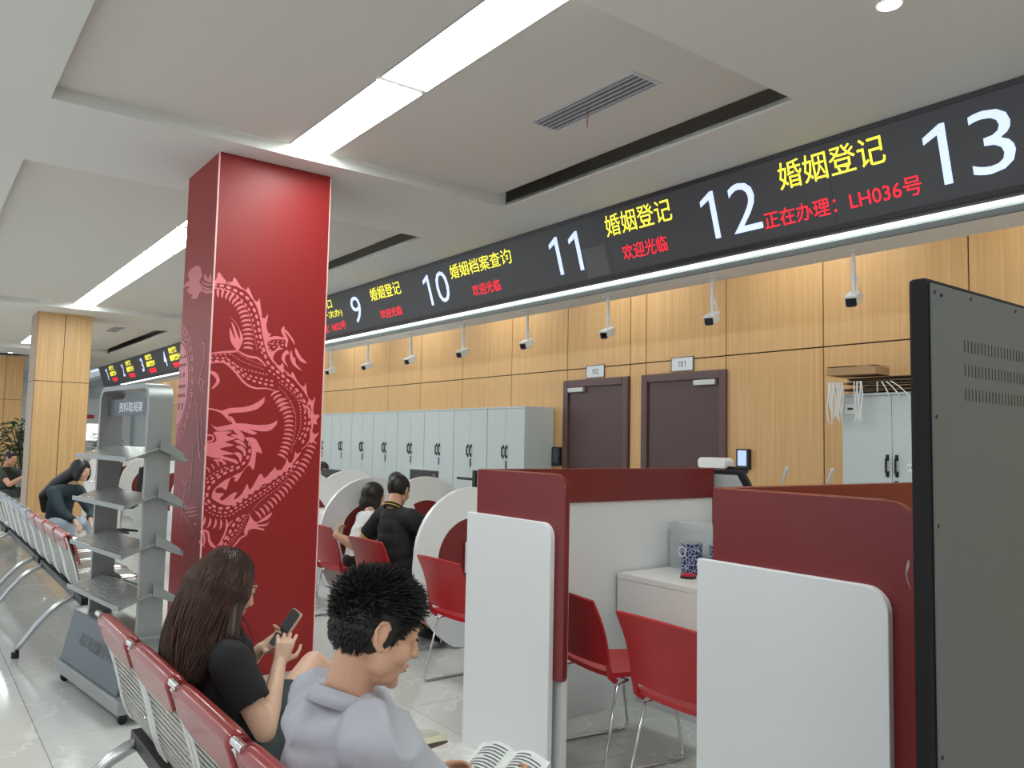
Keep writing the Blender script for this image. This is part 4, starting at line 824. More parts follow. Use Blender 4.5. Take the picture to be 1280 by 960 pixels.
# ================================================================ BACKGROUND
LEAF = mat('leaf_green', (52, 82, 44), .5, var=.25, scale=9); LEAF2 = mat('leaf_dark', (34, 58, 36), .5)
def plant(x, y, lab, h, r, n, seed, pot=.45):
    t = thing('potted_plant', lab, 'plant', (x, y, 0)); rnd = random.Random(seed)
    MB().tube([(0, 0, 0), (0, 0, pot*.95), (0, 0, pot)], [.17, .22, .235], 24).build('pot', mat('pot_grey', (120, 124, 124), .6), t, smooth=40)
    b = MB()
    for k in range(9):
        a = rnd.uniform(0, 2*pi); q = rnd.uniform(.1, .6)*r; b.tube([(0, 0, pot), (q*.4*cos(a), q*.4*sin(a), pot+(h-pot)*.5), (q*cos(a), q*sin(a), pot+(h-pot)*.85)], .011, 6)
    o = b.build('stems', mat('stem', (84, 84, 52), .7), t); o['kind'] = 'stuff'
    for m_, c in ((LEAF, n), (LEAF2, n//2)):
        b = MB()
        for k in range(c):
            a = rnd.uniform(0, 2*pi); z = rnd.uniform(pot+.1, h); rr = r*rnd.uniform(.1, 1)*(1-.45*abs((z-pot)/(h-pot)-.5)); L = rnd.uniform(.12, .24)
            d = Vector((cos(a), sin(a), rnd.uniform(-.3, .8))).normalized(); p = Vector((rr*cos(a)*.8, rr*sin(a)*.8, z)); s_ = d.cross(Vector((0, 0, 1))).normalized()*L*.18
            b.add([p, p+d*L*.4+s_, p+d*L*.75+s_*.8+Vector((0, 0, -.01)), p+d*L+Vector((0, 0, -.05)), p+d*L*.75-s_*.8+Vector((0, 0, -.01)), p+d*L*.4-s_], [(0, 1, 2, 3, 4, 5)])
        o = b.build('foliage', m_, t); o['kind'] = 'stuff'
plant(-19.4, 2.02, 'large leafy potted plant at the left edge in front of the far oak column', 1.78, .62, 340, 2, .6)
plant(-21.6, 4.0, 'small plant seen between the near oak column and the leaflet rack', 1.55, .35, 120, 5, .7)
# far partition wall with notices
t = thing('notice_wall', 'far white partition with small red notices and a blue strip banner', 'partition', (-27.0, 4.6, 0)); bx('board', mat('pale_board', (226, 230, 230), .6), t, -.05, .05, -2.2, 1.0, 0, 2.6)
for k in range(4): bx('red_notice', mat('notice_red', (196, 60, 66), .5), t, .0502, .053, -1.5+.42*k, -1.28+.42*k, 2.0, 2.12)
bx('strip_banner', mat('banner_blue', (70, 92, 130), .5), t, .0502, .054, -2.05, -1.85, .9, 1.95)
bx('glow_band', mat('glow_pale', (240, 244, 236), .5, emit=.9), t, .0502, .053, -1.0, .4, 1.35, 1.85)  # pale band that glows by its own emission
def mesh_chair(x, y, rz, lab):
    t = thing('office_chair', lab, 'chair', (x, y, 0), rz, 'black office chairs at the far counters')
    MB().cyl((0, 0, .03), .028, .38, 12).build('post', CHROME, t, smooth=40)
    for k in range(5): a = 2*pi*k/5; MB().tube([(0, 0, .09), (.27*cos(a), .27*sin(a), .055)], [.025, .016], 8).build('foot', BLACK, t); 
    bx('seat', BLACK, t, -.23, .23, -.22, .22, .42, .48, bevel=.02); MB().sheet(lambda u, v: ((u-.5)*.44*(1-.15*v), -.22-.05*v-.04*(1-(2*u-1)**2), .55+.5*v), 8, 8, .02).build('backrest', mat('mesh_black', (40, 42, 46), .7), t, smooth=True)
    for s_ in (-1, 1): MB().tube([(s_*.24, -.1, .46), (s_*.27, -.1, .66), (s_*.27, .12, .68)], .014, 8).build('armrest', CHROME, t, smooth=True)
mesh_chair(-13.6, 2.75, radians(160), 'black mesh office chair between the near oak column and the rack')
mesh_chair(-16.0, 2.9, radians(190), 'black office chair farther back between the oak column and the rack')
# ================================================================ PEOPLE
SKIN = mat('skin', (206, 156, 128), .5, var=.04, scale=30); SKIN2 = mat('skin_pale', (222, 178, 152), .5, var=.04, scale=30)
def skinset(m):
    b = m.node_tree.nodes['Principled BSDF']; b.inputs['Subsurface Weight'].default_value = .12; b.inputs['Subsurface Radius'].default_value = (.02, .008, .005); b.inputs['Subsurface Scale'].default_value = .3
for m in (SKIN, SKIN2): skinset(m)
def remesh(mb, name, m, parent, voxel=.01, it=6, wrinkle=0.0, wscale=9.0, cut=None):
    o = mb.build(name, m, None)
    r = o.modifiers.new('r', 'REMESH'); r.mode = 'VOXEL'; r.voxel_size = voxel; r.use_smooth_shade = True
    s = o.modifiers.new('s', 'SMOOTH'); s.iterations = it; s.factor = .5
    dg = bpy.context.evaluated_depsgraph_get(); me = bpy.data.meshes.new_from_object(o.evaluated_get(dg))
    if wrinkle:
        nv = [(v.co.copy(), v.normal.copy()) for v in me.vertices]; co = []
        for c, n in nv:
            q = Vector((c.x*wscale, c.y*wscale, c.z*wscale*.55)); h = 1-abs(noise.noise(q+Vector((3, 1, 7)))*2.2)**.7; h2 = noise.noise(q*2.3)
            co += list(c+n*(wrinkle*(h-.5)+wrinkle*.35*h2))
        me.vertices.foreach_set('co', co)
    if cut:   # planes (point, normal): keep the side away from the normal
        bm = bmesh.new(); bm.from_mesh(me)
        for p, n in cut:
            bmesh.ops.bisect_plane(bm, geom=bm.verts[:]+bm.edges[:]+bm.faces[:], plane_co=p, plane_no=n, clear_outer=True)
        bm.to_mesh(me); bm.free()
    me.polygons.foreach_set('use_smooth', [True]*len(me.polygons))
    old = o.data; o.modifiers.clear(); o.data = me; me.name = name; bpy.data.meshes.remove(old)
    if parent: o.parent = parent
    return o
def frame(fwd, up=(0, 0, 1)):
    y = Vector(fwd).normalized(); x = y.cross(Vector(up)).normalized(); z = x.cross(y)
    return Matrix(((x.x, y.x, z.x), (x.y, y.y, z.y), (x.z, y.z, z.z)))
def head_prims(b, T, ear=True, female=False):
    old = b.m; b.m = (old @ T) if old is not None else T
    b.ell((0, -.016, .022), (.074, .092, .090), 20, 14); b.ell((0, .03, -.02), (.062, .062, .085), 18, 12)
    b.ell((0, .038, -.078), (.046, .048, .036), 14, 10); b.ell((0, .074, -.098), (.021, .018, .016), 12, 8)
    for s in (-1, 1):
        b.ell((s*.038, .056, -.028), (.026, .03, .03), 12, 8); b.ell((s*.043, .022, -.058), (.020, .032, .032), 12, 8)
        b.ell((s*.030, .080, .012), (.015, .011, .010), 10, 8); b.cap((s*.016, .089, .030), (s*.046, .076, .032), .008, .006, 8)
        if ear:
            R = Matrix.Rotation(s*radians(-18), 3, 'Z') @ Matrix.Rotation(radians(-12), 3, 'X')
            b.ell((s*.078, -.012, -.004), (.007, .017, .028), 12, 8, R)
            b.tube([(s*.080, .004, -.026), (s*.083, -.008, -.036), (s*.087, -.022, -.018), (s*.090, -.030, .006), (s*.088, -.022, .026), (s*.083, -.006, .028), (s*.079, .006, .014)], .0048, 7)
            b.ell((s*.080, .0, -.032), (.006, .008, .009), 8, 6)
    b.cap((0, .088, .016), (0, .106, -.022), .0085, .0115, 10); b.ell((0, .107, -.026), (.012, .012, .0105), 10, 8)
    for s in (-1, 1): b.ell((s*.012, .097, -.029), (.009, .009, .007), 8, 6)
    b.ell((0, .088, -.054), (.023, .0125, .006), 12, 8); b.ell((0, .086, -.066), (.020, .0125, .0075), 12, 8)
    b.m = old
def hand_prims(b, wrist, d, nrm, side, curl=.5, sc=1.0, thumb=.6, curls=None):
    # d = direction of the fingers, nrm = palm normal, side = +1 thumb on the +cross side
    wrist = Vector(wrist); d = Vector(d).normalized(); nrm = Vector(nrm); nrm = (nrm-d*nrm.dot(d)).normalized(); sd = d.cross(nrm)*side
    P = lambda a, s_, n_: wrist+(d*a+sd*s_+nrm*n_)*sc
    for k in range(4): s_ = .030-.0195*k; b.cap(P(.012, s_*.55, 0), P(.078-.003*k, s_, -.001), .014*sc, .0108*sc, 8)
    b.cap(P(.03, .012, .004), P(.06, -.012, .004), .014*sc, .012*sc, 8)
    for k in range(4):
        L = [.040, .045, .042, .032][k]; s_ = .031-.0205*k; c = (curls[k] if curls else curl); p = P(.080-.003*k, s_, 0); a = c*.6; dv = d
        for j, (f, rr) in enumerate(((1, .0088), (.68, .0080), (.55, .0070))):
            dv = (d*cos(a)+nrm*sin(a)+sd*(.10-.07*k)).normalized(); q = p+dv*L*f*sc; b.cap(p, q, rr*sc, (rr-.0007)*sc, 8); p = q; a += c*1.0
    p = P(.022, .026, .006); q = p+(d*.55+sd*.75+nrm*(.25+thumb*.4)).normalized()*.042*sc; b.cap(p, q, .0135*sc, .0100*sc, 8)
    r = q+(d*.9+sd*.25+nrm*thumb*.7).normalized()*.030*sc; b.cap(q, r, .0098*sc, .0085*sc, 8); u = r+(d*1+nrm*thumb*.8).normalized()*.022*sc; b.cap(r, u, .0085*sc, .0072*sc, 8)
def lerp(a, b, t): return Vector(a).lerp(Vector(b), t)
def figure(name, label, root, J, skin, voxel=.006, bulk=1.0, shirt=None, sleeve=.55, pants=None, pantlen=1.0, shoes=None, hands=True, ear=True, collar=0, wr=.006, loose=.016, sv=None):
    root = Vector(root); t = thing(name, label, 'person', root)
    G = {k: (Vector(v)-root if isinstance(v, (tuple, Vector)) and len(v) == 3 and not k.startswith('d_') else v) for k, v in J.items()}
    HT = Matrix.Translation(G['head']) @ frame(G['d_face'], G.get('d_up', (0, 0, 1))).to_4x4()
    b = MB()
    head_prims(b, HT, ear)
    nk = G['neck']; b.cap(G['head']+(HT.to_3x3() @ Vector((0, -.030, -.045))), nk, .045*bulk, .056*bulk, 14)
    sl, sr = G['sh_l'], G['sh_r']; hl, hr = G['hip_l'], G['hip_r']; pc = (hl+hr)/2; up = (sl+sr)/2
    def torso(b, e):
        ax = (sr-sl).normalized()
        n = 5
        for k in range(n+1):
            f = k/n; c = pc.lerp(up, f) + (G['bow']*sin(pi*f) if 'bow' in G else Vector((0, 0, 0)))
            w = (.15-.03*sin(pi*f*.9))*bulk if f < .9 else .12*bulk; dp = (.105+.012*sin(pi*f))*bulk
            R = frame(ax.cross(Vector((0, 0, 1))) if abs(ax.z) < .9 else (0, 1, 0)); R = Matrix(((ax.x, 0, 0), (ax.y, 0, 0), (ax.z, 0, 1)))
            q = Vector((0, 0, 1)).cross(ax).normalized(); z = ax.cross(q); R = Matrix(((ax.x, q.x, z.x), (ax.y, q.y, z.y), (ax.z, q.z, z.z)))
            b.ell(c, (w+e, dp+e, (.12+e if k < n else .075+e*.6)), 18, 12, R)
        for s in (sl, sr): b.cap(s, nk+Vector((0, 0, -.055)), .058*bulk+e, .048*bulk+e*.5, 12)
    torso(b, 0)
    for sh, el, wrp in ((sl, G['el_l'], G['wr_l']), (sr, G['el_r'], G['wr_r'])):
        b.cap(sh, el, .053*bulk, .040*bulk, 14); b.cap(el, lerp(el, wrp, .35), .040*bulk, .040*bulk, 12); b.cap(lerp(el, wrp, .3), wrp, .040*bulk, .0255*bulk, 12)
    for hp, kn, an in ((hl, G['kn_l'], G['an_l']), (hr, G['kn_r'], G['an_r'])):
        b.cap(hp, kn, .088*bulk, .058*bulk, 14); b.cap(kn, lerp(kn, an, .35), .056*bulk, .054*bulk, 12); b.cap(lerp(kn, an, .3), an, .054*bulk, .034*bulk, 12)
    if hands:
        for k in 'lr':
            if 'hand_'+k in G:
                h = G['hand_'+k]; hand_prims(b, G['wr_'+k], h[0], h[1], h[2], *h[3:])
    for k in ('lr' if 'nofoot' not in G else ''):
        a, tt = G['an_'+k], G['toe_'+k]; b.cap(a, tt, .033, .026, 10); b.cap(a-(tt-a)*.2+Vector((0, 0, -.02)), tt, .026, .024, 10)
    remesh(b, 'body', skin, t, voxel, 5)
    if shirt:
        b = MB(); torso(b, loose)
        for sh, el in ((sl, G['el_l']), (sr, G['el_r'])):
            e = lerp(sh, el, min(sleeve, 1)); b.cap(sh, e, .058*bulk+loose, .050*bulk+loose*(1.1 if sleeve < .9 else .6), 16, flat_b=True)
        if sleeve > 1:
            for el, wp in ((G['el_l'], G['wr_l']), (G['el_r'], G['wr_r'])): b.cap(el, lerp(el, wp, sleeve-1), .047*bulk+loose*.6, .034*bulk+loose*.6, 14, flat_b=True)
        b.cap(nk+Vector((0, -.005, -.075)), nk+Vector((0, -.005, -.012)), .070*bulk+loose*.6, .066*bulk, 16, flat_b=True)
        sh_o = remesh(b, 'shirt', shirt, t, sv or max(voxel, .008), 5, wr)
    if pants:
        b = MB()
        for hp, kn, an in ((hl, G['kn_l'], G['an_l']), (hr, G['kn_r'], G['an_r'])):
            e = lerp(hp, kn, min(pantlen, 1)); b.cap(hp, e, .098*bulk, (.098-.034*min(pantlen, 1))*bulk+.008, 16, flat_b=pantlen < 1)
            if pantlen > 1: b.cap(kn, lerp(kn, an, pantlen-1), .068*bulk, .055*bulk, 14, flat_b=True)
        b.ell(pc, (.165*bulk, .13*bulk, .11), 18, 12); remesh(b, 'trousers' if pantlen > 1 else 'shorts', pants, t, sv or max(voxel, .008), 5, wr)
    if shoes:
        for k in 'lr':
            a, tt = G['an_'+k], G['toe_'+k]; d = (tt-a); d = d.normalized(); dn = G.get('d_sole_'+k, Vector((0, 0, -1)))
            b = MB(); b.cap(a-d*.02, a+d*.06+Vector(dn)*.01, .044, .042, 12); b.cap(a+d*.05+Vector(dn)*.02, tt+d*.03+Vector(dn)*.0, .038, .034, 12); b.cap(a-d*.045+Vector(dn)*.035, a+d*.02+Vector(dn)*.03, .034, .036, 12)
            remesh(b, 'shoe', shoes, t, .008, 4)
    return t, G, HT
def strands(name, m, parent, paths, r=.0012, n=3):
    b = MB()
    for p in paths: b.tube(p, [r]*(len(p)-1)+[r*.35], n, cap=False)
    o = b.build(name, m, parent, smooth=True); o['kind'] = 'stuff'; return o
HAIRB = mat('hair_brown', (56, 33, 25), .42, var=.3, scale=30, stretch=(1, 1, .2)); HAIRB2 = mat('hair_copper', (92, 54, 36), .4)
HAIRK = mat('hair_black', (24, 19, 18), .45, var=.3, scale=40); HAIRK2 = mat('hair_black_tip', (52, 42, 38), .5)
def eyes(t, HT, pupil=True):
    for s in (-1, 1):
        b = MB(); b.m = HT; b.tube([(s*.018, .0895, .010), (s*.026, .0935, .0065), (s*.034, .0925, .0065), (s*.044, .084, .010)], .0018, 6); b.build('eyelash', HAIRK, t, smooth=True)
        b = MB(); b.m = HT; b.tube([(s*.014, .096, .033), (s*.028, .094, .038), (s*.046, .083, .034)], [.002, .003, .0015], 6); b.build('eyebrow', HAIRK, t, smooth=True)
    b = MB(); b.m = HT; b.ell((0, .0945, -.0545), (.019, .007, .0045), 12, 6); b.ell((0, .0925, -.0655), (.0165, .007, .0055), 12, 6); b.build('lips', mat('lips', (182, 118, 102), .45), t, smooth=True)
# ---------------------------------------------------------------- the man in the grey shirt
GREY = mat('shirt_grey', (178, 176, 184), .85, var=.04, scale=25); 
Jm = dict(head=(-1.70, .905, 1.108), d_face=(.22, .90, -.34), d_up=(0, .3, 1), neck=(-1.725, .85, .975), sh_l=(-1.895, .85, .893), sh_r=(-1.60, .86, .893), hip_l=(-1.77, .96, .51), hip_r=(-1.59, .96, .51),
          el_l=(-2.01, 1.02, .70), el_r=(-1.545, 1.03, .69), wr_l=(-1.875, 1.165, .665), wr_r=(-1.62, 1.27, .68), kn_l=(-1.82, 1.40, .49), kn_r=(-1.56, 1.40, .49), an_l=(-1.82, 1.44, .10), an_r=(-1.56, 1.44, .10),
          toe_l=(-1.83, 1.60, .045), toe_r=(-1.56, 1.60, .045), d_bow=1, bow=Vector((0, -.03, 0)),
          d_x=0)
Jm.pop('d_bow'); Jm.pop('d_x'); bow_m = Jm.pop('bow')
ROOT = Vector((-1.68, 1.0, 0))
Jm['bow'] = bow_m+ROOT
Jm['hand_l'] = ((.32, .75, .12), (.75, -.1, -.35), 1, .55, .92, .7); Jm['hand_r'] = ((-.4, .8, .1), (-.75, -.1, -.35), -1, .55, .92, .7)
mt, G, HT = figure('person', 'man with short spiky black hair in a pale grey shirt reading a booklet', ROOT, Jm, SKIN, voxel=.0042, bulk=1.04, shirt=GREY, sleeve=.85, pants=mat('trouser_dark', (56, 56, 62), .8), pantlen=1.85, shoes=mat('shoe_dark', (40, 40, 44), .5), wr=.020, loose=.024, sv=.007)
eyes(mt, HT)
# collar band
b = MB(); nk = G['neck']
R = frame((0, 1, -.45))
ring_ = [nk+R @ Vector((.072*cos(a*pi/12), .070*sin(a*pi/12)-.006, -.019+.006*cos(a*pi/12*1))) for a in range(24)]
b.add([p+R @ Vector((0, 0, z_))+((p-nk).normalized()*o_) for z_, o_ in ((-.022, .010), (.013, -.001), (.013, -.007), (-.022, .002)) for p in ring_], [(i*24+k, i*24+(k+1) % 24, ((i+1) % 4)*24+(k+1) % 24, ((i+1) % 4)*24+k) for i in range(4) for k in range(24)]); b.build('collar', GREY, mt, smooth=True)
# hair : cap + spiky strands
def hair_cap(T, m, t, sx=.081, sy=.099, sz=.096, cy=-.02, cz=.028, cutf=.045, cutz=-.045, voxel=.006):
    b = MB(); b.m = T; b.ell((0, cy, cz), (sx, sy, sz), 24, 16); b.ell((0, cy-.022, cz-.042), (sx*.80, sy*.58, sz*.48), 20, 12)
    M3 = T.to_3x3(); o = T.translation
    cuts = [(o+M3 @ Vector((0, cutf+.02, 0)), (M3 @ Vector((0, 1, -.55))).normalized()), (o+M3 @ Vector((0, 0, cutz)), (M3 @ Vector((0, .75, -1))).normalized())]
    return remesh(b, 'hair', m, t, voxel, 3, cut=cuts)
hair_cap(HT, HAIRK, mt, cutf=.05, cutz=-.045)
rnd = random.Random(11); paths = []; paths2 = []
for k in range(5200):
    a = rnd.uniform(0, 2*pi); cz_ = rnd.uniform(-.55, 1)**1; st_ = math.sqrt(max(0, 1-cz_*cz_)); v = Vector((st_*cos(a), st_*sin(a), cz_))
    p = Vector((v.x*.083, v.y*.101-.02, v.z*.098+.03))
    if abs(p.x) > .055 and -.03 < p.y < .025 and p.z < .045: continue
    if p.y > .052-.0+max(0, (p.z-.05))*.9 or p.z < -.045-(.0)+p.y*.75+.0: continue
    L = .010+.030*max(0, min(1, (p.z-.005)/.06))
    if abs(p.x) > .06 and p.z < .03: L = .010
    d = (v*.75+Vector((rnd.uniform(-.45, .45), rnd.uniform(-.1, .75), rnd.uniform(-.1, .55)))).normalized()
    if p.z < 0: L = .012; d = (v*.35+Vector((rnd.uniform(-.2, .2), -.1, -.9))).normalized()
    L *= rnd.uniform(.6, 1.15); q = p-v*.004; bend = Vector((rnd.uniform(-.3, .3), rnd.uniform(.0, .5), -.45))
    P = [HT @ (q+d*L*f+bend*L*f*f*.4) for f in (0, .35, .7, 1)]
    (paths if k % 5 else paths2).append(P)
for k in range(1500):
    a = rnd.uniform(0, 2*pi); cz_ = rnd.uniform(-.95, .3); st_ = math.sqrt(1-cz_*cz_); v = Vector((st_*cos(a), st_*sin(a), cz_))
    if v.y > .2: continue
    p = Vector((v.x*.066, v.y*.060-.042, v.z*.047-.014)); d = Vector((v.x*.3, v.y*.3-.1, -.9)).normalized(); L = rnd.uniform(.007, .013)
    paths.append([HT @ (p-v*.002), HT @ (p+v*.003+d*L*.5), HT @ (p+v*.002+d*L)])
strands('hair_strands', HAIRK, mt, paths, .0016, 3); strands('hair_strands', HAIRK2, mt, paths2, .0013, 3)
# booklet
bk_ = thing('booklet', 'open white booklet with printed lines in the hands of the man in grey', 'book', (-1.80, 1.345, .655)); PAP = mat('paper', (235, 235, 232), .7); PRT = mat('print_grey', (92, 92, 100), .7)
BT = frame((-.05, .92, .38)).to_4x4(); BT = Matrix.Rotation(radians(14), 4, 'Z') @ BT
for s in (-1, 1):
    fn = lambda u, v, s=s: BT @ Vector((s*.115*u, (v-.5)*.165, .018*sin(pi*min(1, u*1.1))+.004))
    MB().sheet(fn, 10, 4, .003).build('page_block', PAP, bk_, smooth=40)
    for r_ in range(13):
        b = MB(); y = .070-.0115*r_; e = .100 if r_ % 4 else .065; N = 8
        vs = []
        for k in range(N+1):
            u = (.016+(e-.016)*k/N)/.115; z = .018*sin(pi*min(1, u*1.1))+.0065
            vs += [BT @ Vector((s*.115*u, y, z)), BT @ Vector((s*.115*u, y-.004, z))]
        b.add(vs, [(2*k, 2*k+1, 2*k+3, 2*k+2) if s > 0 else (2*k, 2*k+2, 2*k+3, 2*k+1) for k in range(N)]); b.build('text_line', PRT, bk_)
# ---------------------------------------------------------------- the woman with the phone
BLK = mat('tee_black', (30, 28, 31), .85, var=.1, scale=20); DEN = mat('short_charcoal', (62, 68, 72), .85, var=.12, scale=60)
ROOT = Vector((-2.74, 1.0, 0))
Jw = dict(head=(-2.845, .93, 1.03), d_face=(-.12, .90, -.42), d_up=(-.1, .4, 1), neck=(-2.785, .875, .895), sh_l=(-2.925, .90, .835), sh_r=(-2.625, .88, .83), hip_l=(-2.83, .97, .50), hip_r=(-2.66, .97, .50),
          el_l=(-3.03, 1.02, .64), el_r=(-2.53, .965, .63), wr_l=(-2.955, 1.10, .775), wr_r=(-2.735, 1.085, .775), kn_l=(-2.86, 1.38, .49), kn_r=(-3.03, 1.34, .665), an_l=(-2.86, 1.45, .11), an_r=(-2.92, 1.68, .36),
          toe_l=(-2.87, 1.60, .05), toe_r=(-2.84, 1.80, .40), bow=Vector((0, -.02, 0))+ROOT)
Jw['nofoot'] = 1; Jw['hand_r'] = ((-.28, .35, .85), (-.85, .35, -.15), -1, .75, .86, .5); Jw['hand_l'] = ((.35, .35, .3), (.5, .2, .5), 1, .7, .84, .5)
wt, G, HT = figure('person', 'woman with long brown hair in a black tee looking at her phone', ROOT, Jw, SKIN2, voxel=.0042, bulk=.9, shirt=BLK, sleeve=.62, pants=DEN, pantlen=.62, shoes=None, ear=True, wr=.006, loose=.016, sv=.0065)
eyes(wt, HT)
SOLE = mat('sneaker_sole', (226, 220, 190), .6); SNK = mat('sneaker_canvas', (196, 190, 180), .8); GUM = mat('gum_sole', (88, 60, 42), .7)
for an, toe, dn in ((G['an_r'], G['toe_r'], Vector((.62, .05, -.75))), (G['an_l'], G['toe_l'], Vector((0, 0, -1)))):
    d = (toe-an).normalized(); dn = (dn-d*dn.dot(d)).normalized(); sd_ = d.cross(dn)
    M = Matrix(((sd_.x, d.x, -dn.x, 0), (sd_.y, d.y, -dn.y, 0), (sd_.z, d.z, -dn.z, 0), (0, 0, 0, 1))); M.translation = an
    out = [(.040*cos(a)*(1 if sin(a) < 0 else 1.08), .055+.125*sin(a)) for a in [2*pi*k/28 for k in range(28)]]
    b = MB(); b.m = M; b.prism([(x, y) for x, y in out], lambda p, q, e: (p, q, e), -.068, -.044); s_ = b.build('sole', SOLE, wt, smooth=40)
    b = MB(); b.m = M; b.prism([(x*.99, y) for x, y in out], lambda p, q, e: (p, q, e), -.072, -.0681); b.build('tread', GUM, s_, smooth=40)
    b = MB(); b.m = M; b.cap((0, -.02, -.005), (0, .02, -.02), .042, .042, 12); b.cap((0, .02, -.02), (0, .125, -.035), .040, .030, 12); b.ell((0, .05, -.045), (.040, .115, .02)); q = remesh(b, 'sneaker_upper', SNK, wt, .006, 4)
    for k in range(4):
        b = MB(); b.m = M; y = .045+.018*k; b.tube([(-.026, y, .004-.004*k), (0, y+.004, .018-.006*k), (.026, y, .004-.004*k)], .003, 6); b.build('lace', mat('lace_white', (240, 240, 236), .8), q, smooth=True)
# hair
def W2(p): return Vector(p)-ROOT
b = MB(); b.m = HT; b.ell((0, -.022, .022), (.090, .104, .108), 22, 14); b.m = None
hp = HT.translation; H3 = HT.to_3x3()
b.cap(hp+H3 @ Vector((0, -.045, .0)), W2((-2.80, .80, .93)), .084, .068, 16); b.cap(W2((-2.80, .80, .93)), W2((-2.75, .76, .84)), .068, .05, 16)
b.cap(W2((-2.86, .80, .93)), W2((-2.82, .76, .82)), .05, .035, 12)
b.cap(hp+H3 @ Vector((.06, .0, -.02)), W2((-2.70, .90, .90)), .035, .03, 12); b.cap(hp+H3 @ Vector((-.06, .0, -.02)), W2((-2.93, .92, .86)), .035, .028, 12)
remesh(b, 'hair', HAIRB, wt, .007, 5, cut=[(hp+H3 @ Vector((0, .062, 0)), (H3 @ Vector((0, 1, .05))).normalized())])
rnd = random.Random(5); paths = []; paths2 = []
ends = [W2(p) for p in ((-2.96, .86, .80), (-2.90, .76, .79), (-2.84, .73, .77), (-2.76, .715, .765), (-2.70, .72, .775), (-2.66, .76, .79), (-2.66, .86, .85), (-2.70, .98, .84))]
for k in range(3600):
    a = rnd.uniform(0, 2*pi); cz_ = rnd.uniform(-.2, 1); st_ = math.sqrt(1-cz_*cz_); v = Vector((st_*cos(a), st_*sin(a), cz_))
    if v.y > .62 and cz_ < .8: continue
    p = Vector((v.x*.092, v.y*.106-.022, v.z*.110+.022)); w0 = HT @ p
    f = (math.atan2(v.x, -v.y)/pi*.5+.5); f = min(.999, max(0, f+rnd.uniform(-.06, .06)))*(len(ends)-1); i = int(f); e = ends[i].lerp(ends[min(i+1, len(ends)-1)], f-i)+Vector((rnd.uniform(-.02, .02), rnd.uniform(-.02, .02), rnd.uniform(-.035, .03)))
    mid = HT @ Vector((v.x*.114, min(v.y, .5)*.124-.026, -.045)); m2 = mid.lerp(e, .5)+Vector((0, -.018, 0))*(1 if i in (2, 3, 4) else .2)+Vector((rnd.uniform(-.006, .006),)*3)
    wv = rnd.uniform(-.008, .008)
    C_ = curve_pts([w0, w0.lerp(mid, .5)+(w0-HT @ Vector((0, -.02, 0))).normalized()*.012, mid, m2+Vector((wv, 0, 0)), e], 12)
    (paths if k % 2 else paths2).append(C_)
strands('hair_strands', HAIRB, wt, paths, .0016, 3); strands('hair_strands', HAIRB2, wt, paths2, .0011, 3)
# phone
ph = thing('phone', 'black phone in a beige case held by the woman in the black tee', 'phone', (-2.868, 1.155, .855))
PM = frame((.12, .55, .83), (.1, -.8, .6)).to_4x4()
b = MB(); b.m = PM; b.prism(rrect(-.037, .037, -.075, .075, (.012,)*4, 5), lambda p, q, e: (p, q, e), -.006, .0035); b.build('case', mat('case_beige', (206, 176, 156), .45), ph, smooth=40)
b = MB(); b.m = PM; b.prism(rrect(-.0345, .0345, -.0725, .0725, (.010,)*4, 5), lambda p, q, e: (p, q, e), .0036, .0048); b.build('screen', mat('phone_glass', (12, 12, 14), .45, spec=.2), ph, smooth=40)
# ---------------------------------------------------------------- couple at the desk
ROOT = Vector((-5.62, 3.12, 0))
Jb = dict(head=(-5.64, 3.16, 1.15), d_face=(-.45, .85, -.42), neck=(-5.57, 3.08, 1.03), sh_l=(-5.76, 3.10, .945), sh_r=(-5.35, 3.12, .95), hip_l=(-5.60, 3.12, .52), hip_r=(-5.44, 3.14, .52), bow=Vector((.03, -.04, 0))+ROOT,
          el_l=(-5.93, 2.96, .69), el_r=(-5.33, 3.36, .78), wr_l=(-6.10, 2.85, .77), wr_r=(-5.42, 3.56, .84), kn_l=(-5.58, 3.42, .50), kn_r=(-5.33, 3.40, .50), an_l=(-5.60, 3.30, .12), an_r=(-5.34, 3.25, .12), toe_l=(-5.62, 3.44, .04), toe_r=(-5.36, 3.40, .04))
Jb['hand_l'] = ((-.5, .4, .5), (.3, .5, -.3), 1, .7, .95, .5); Jb['hand_r'] = ((-.3, .8, 0), (0, 0, -1), -1, .3, .95, .3)
POLO = mat('polo_black', (28, 28, 31), .85, var=.1, scale=20)
pt, G, HT = figure('person', 'man in a black polo with yellow trim seen from behind at the desk', ROOT, Jb, SKIN, voxel=.008, bulk=1.12, shirt=POLO, sleeve=.62, pants=mat('trouser_black', (26, 26, 28), .8), pantlen=1.85, shoes=BLACK, wr=.006, loose=.02, sv=.01)
eyes(pt, HT); hair_cap(HT, HAIRK, pt, sx=.085, sy=.103, sz=.100, cutf=.05, cutz=-.02, voxel=.008)
nk = G['neck']; R = frame((-.3, .8, -.45)); YEL = mat('trim_yellow', (228, 190, 60), .7)
for dz, rr, mm in ((.012, .0075, POLO), (0, .0045, YEL), (-.012, .009, POLO)):
    MB().tube([nk+R @ Vector((.072*cos(a*pi/12), .072*sin(a*pi/12)-.004, -.004+dz)) for a in range(24)], rr, 7, closed=True).build('collar', mm, pt, smooth=True)
for k in 'lr':
    s_, e_ = G['sh_'+k], G['el_'+k]; c = lerp(s_, e_, .61); d = (e_-s_).normalized(); u = d.orthogonal().normalized(); v = d.cross(u)
    MB().tube([c+(u*cos(a*pi/12)+v*sin(a*pi/12))*.083 for a in range(24)], .0045, 6, closed=True).build('sleeve_trim', YEL, pt, smooth=True)
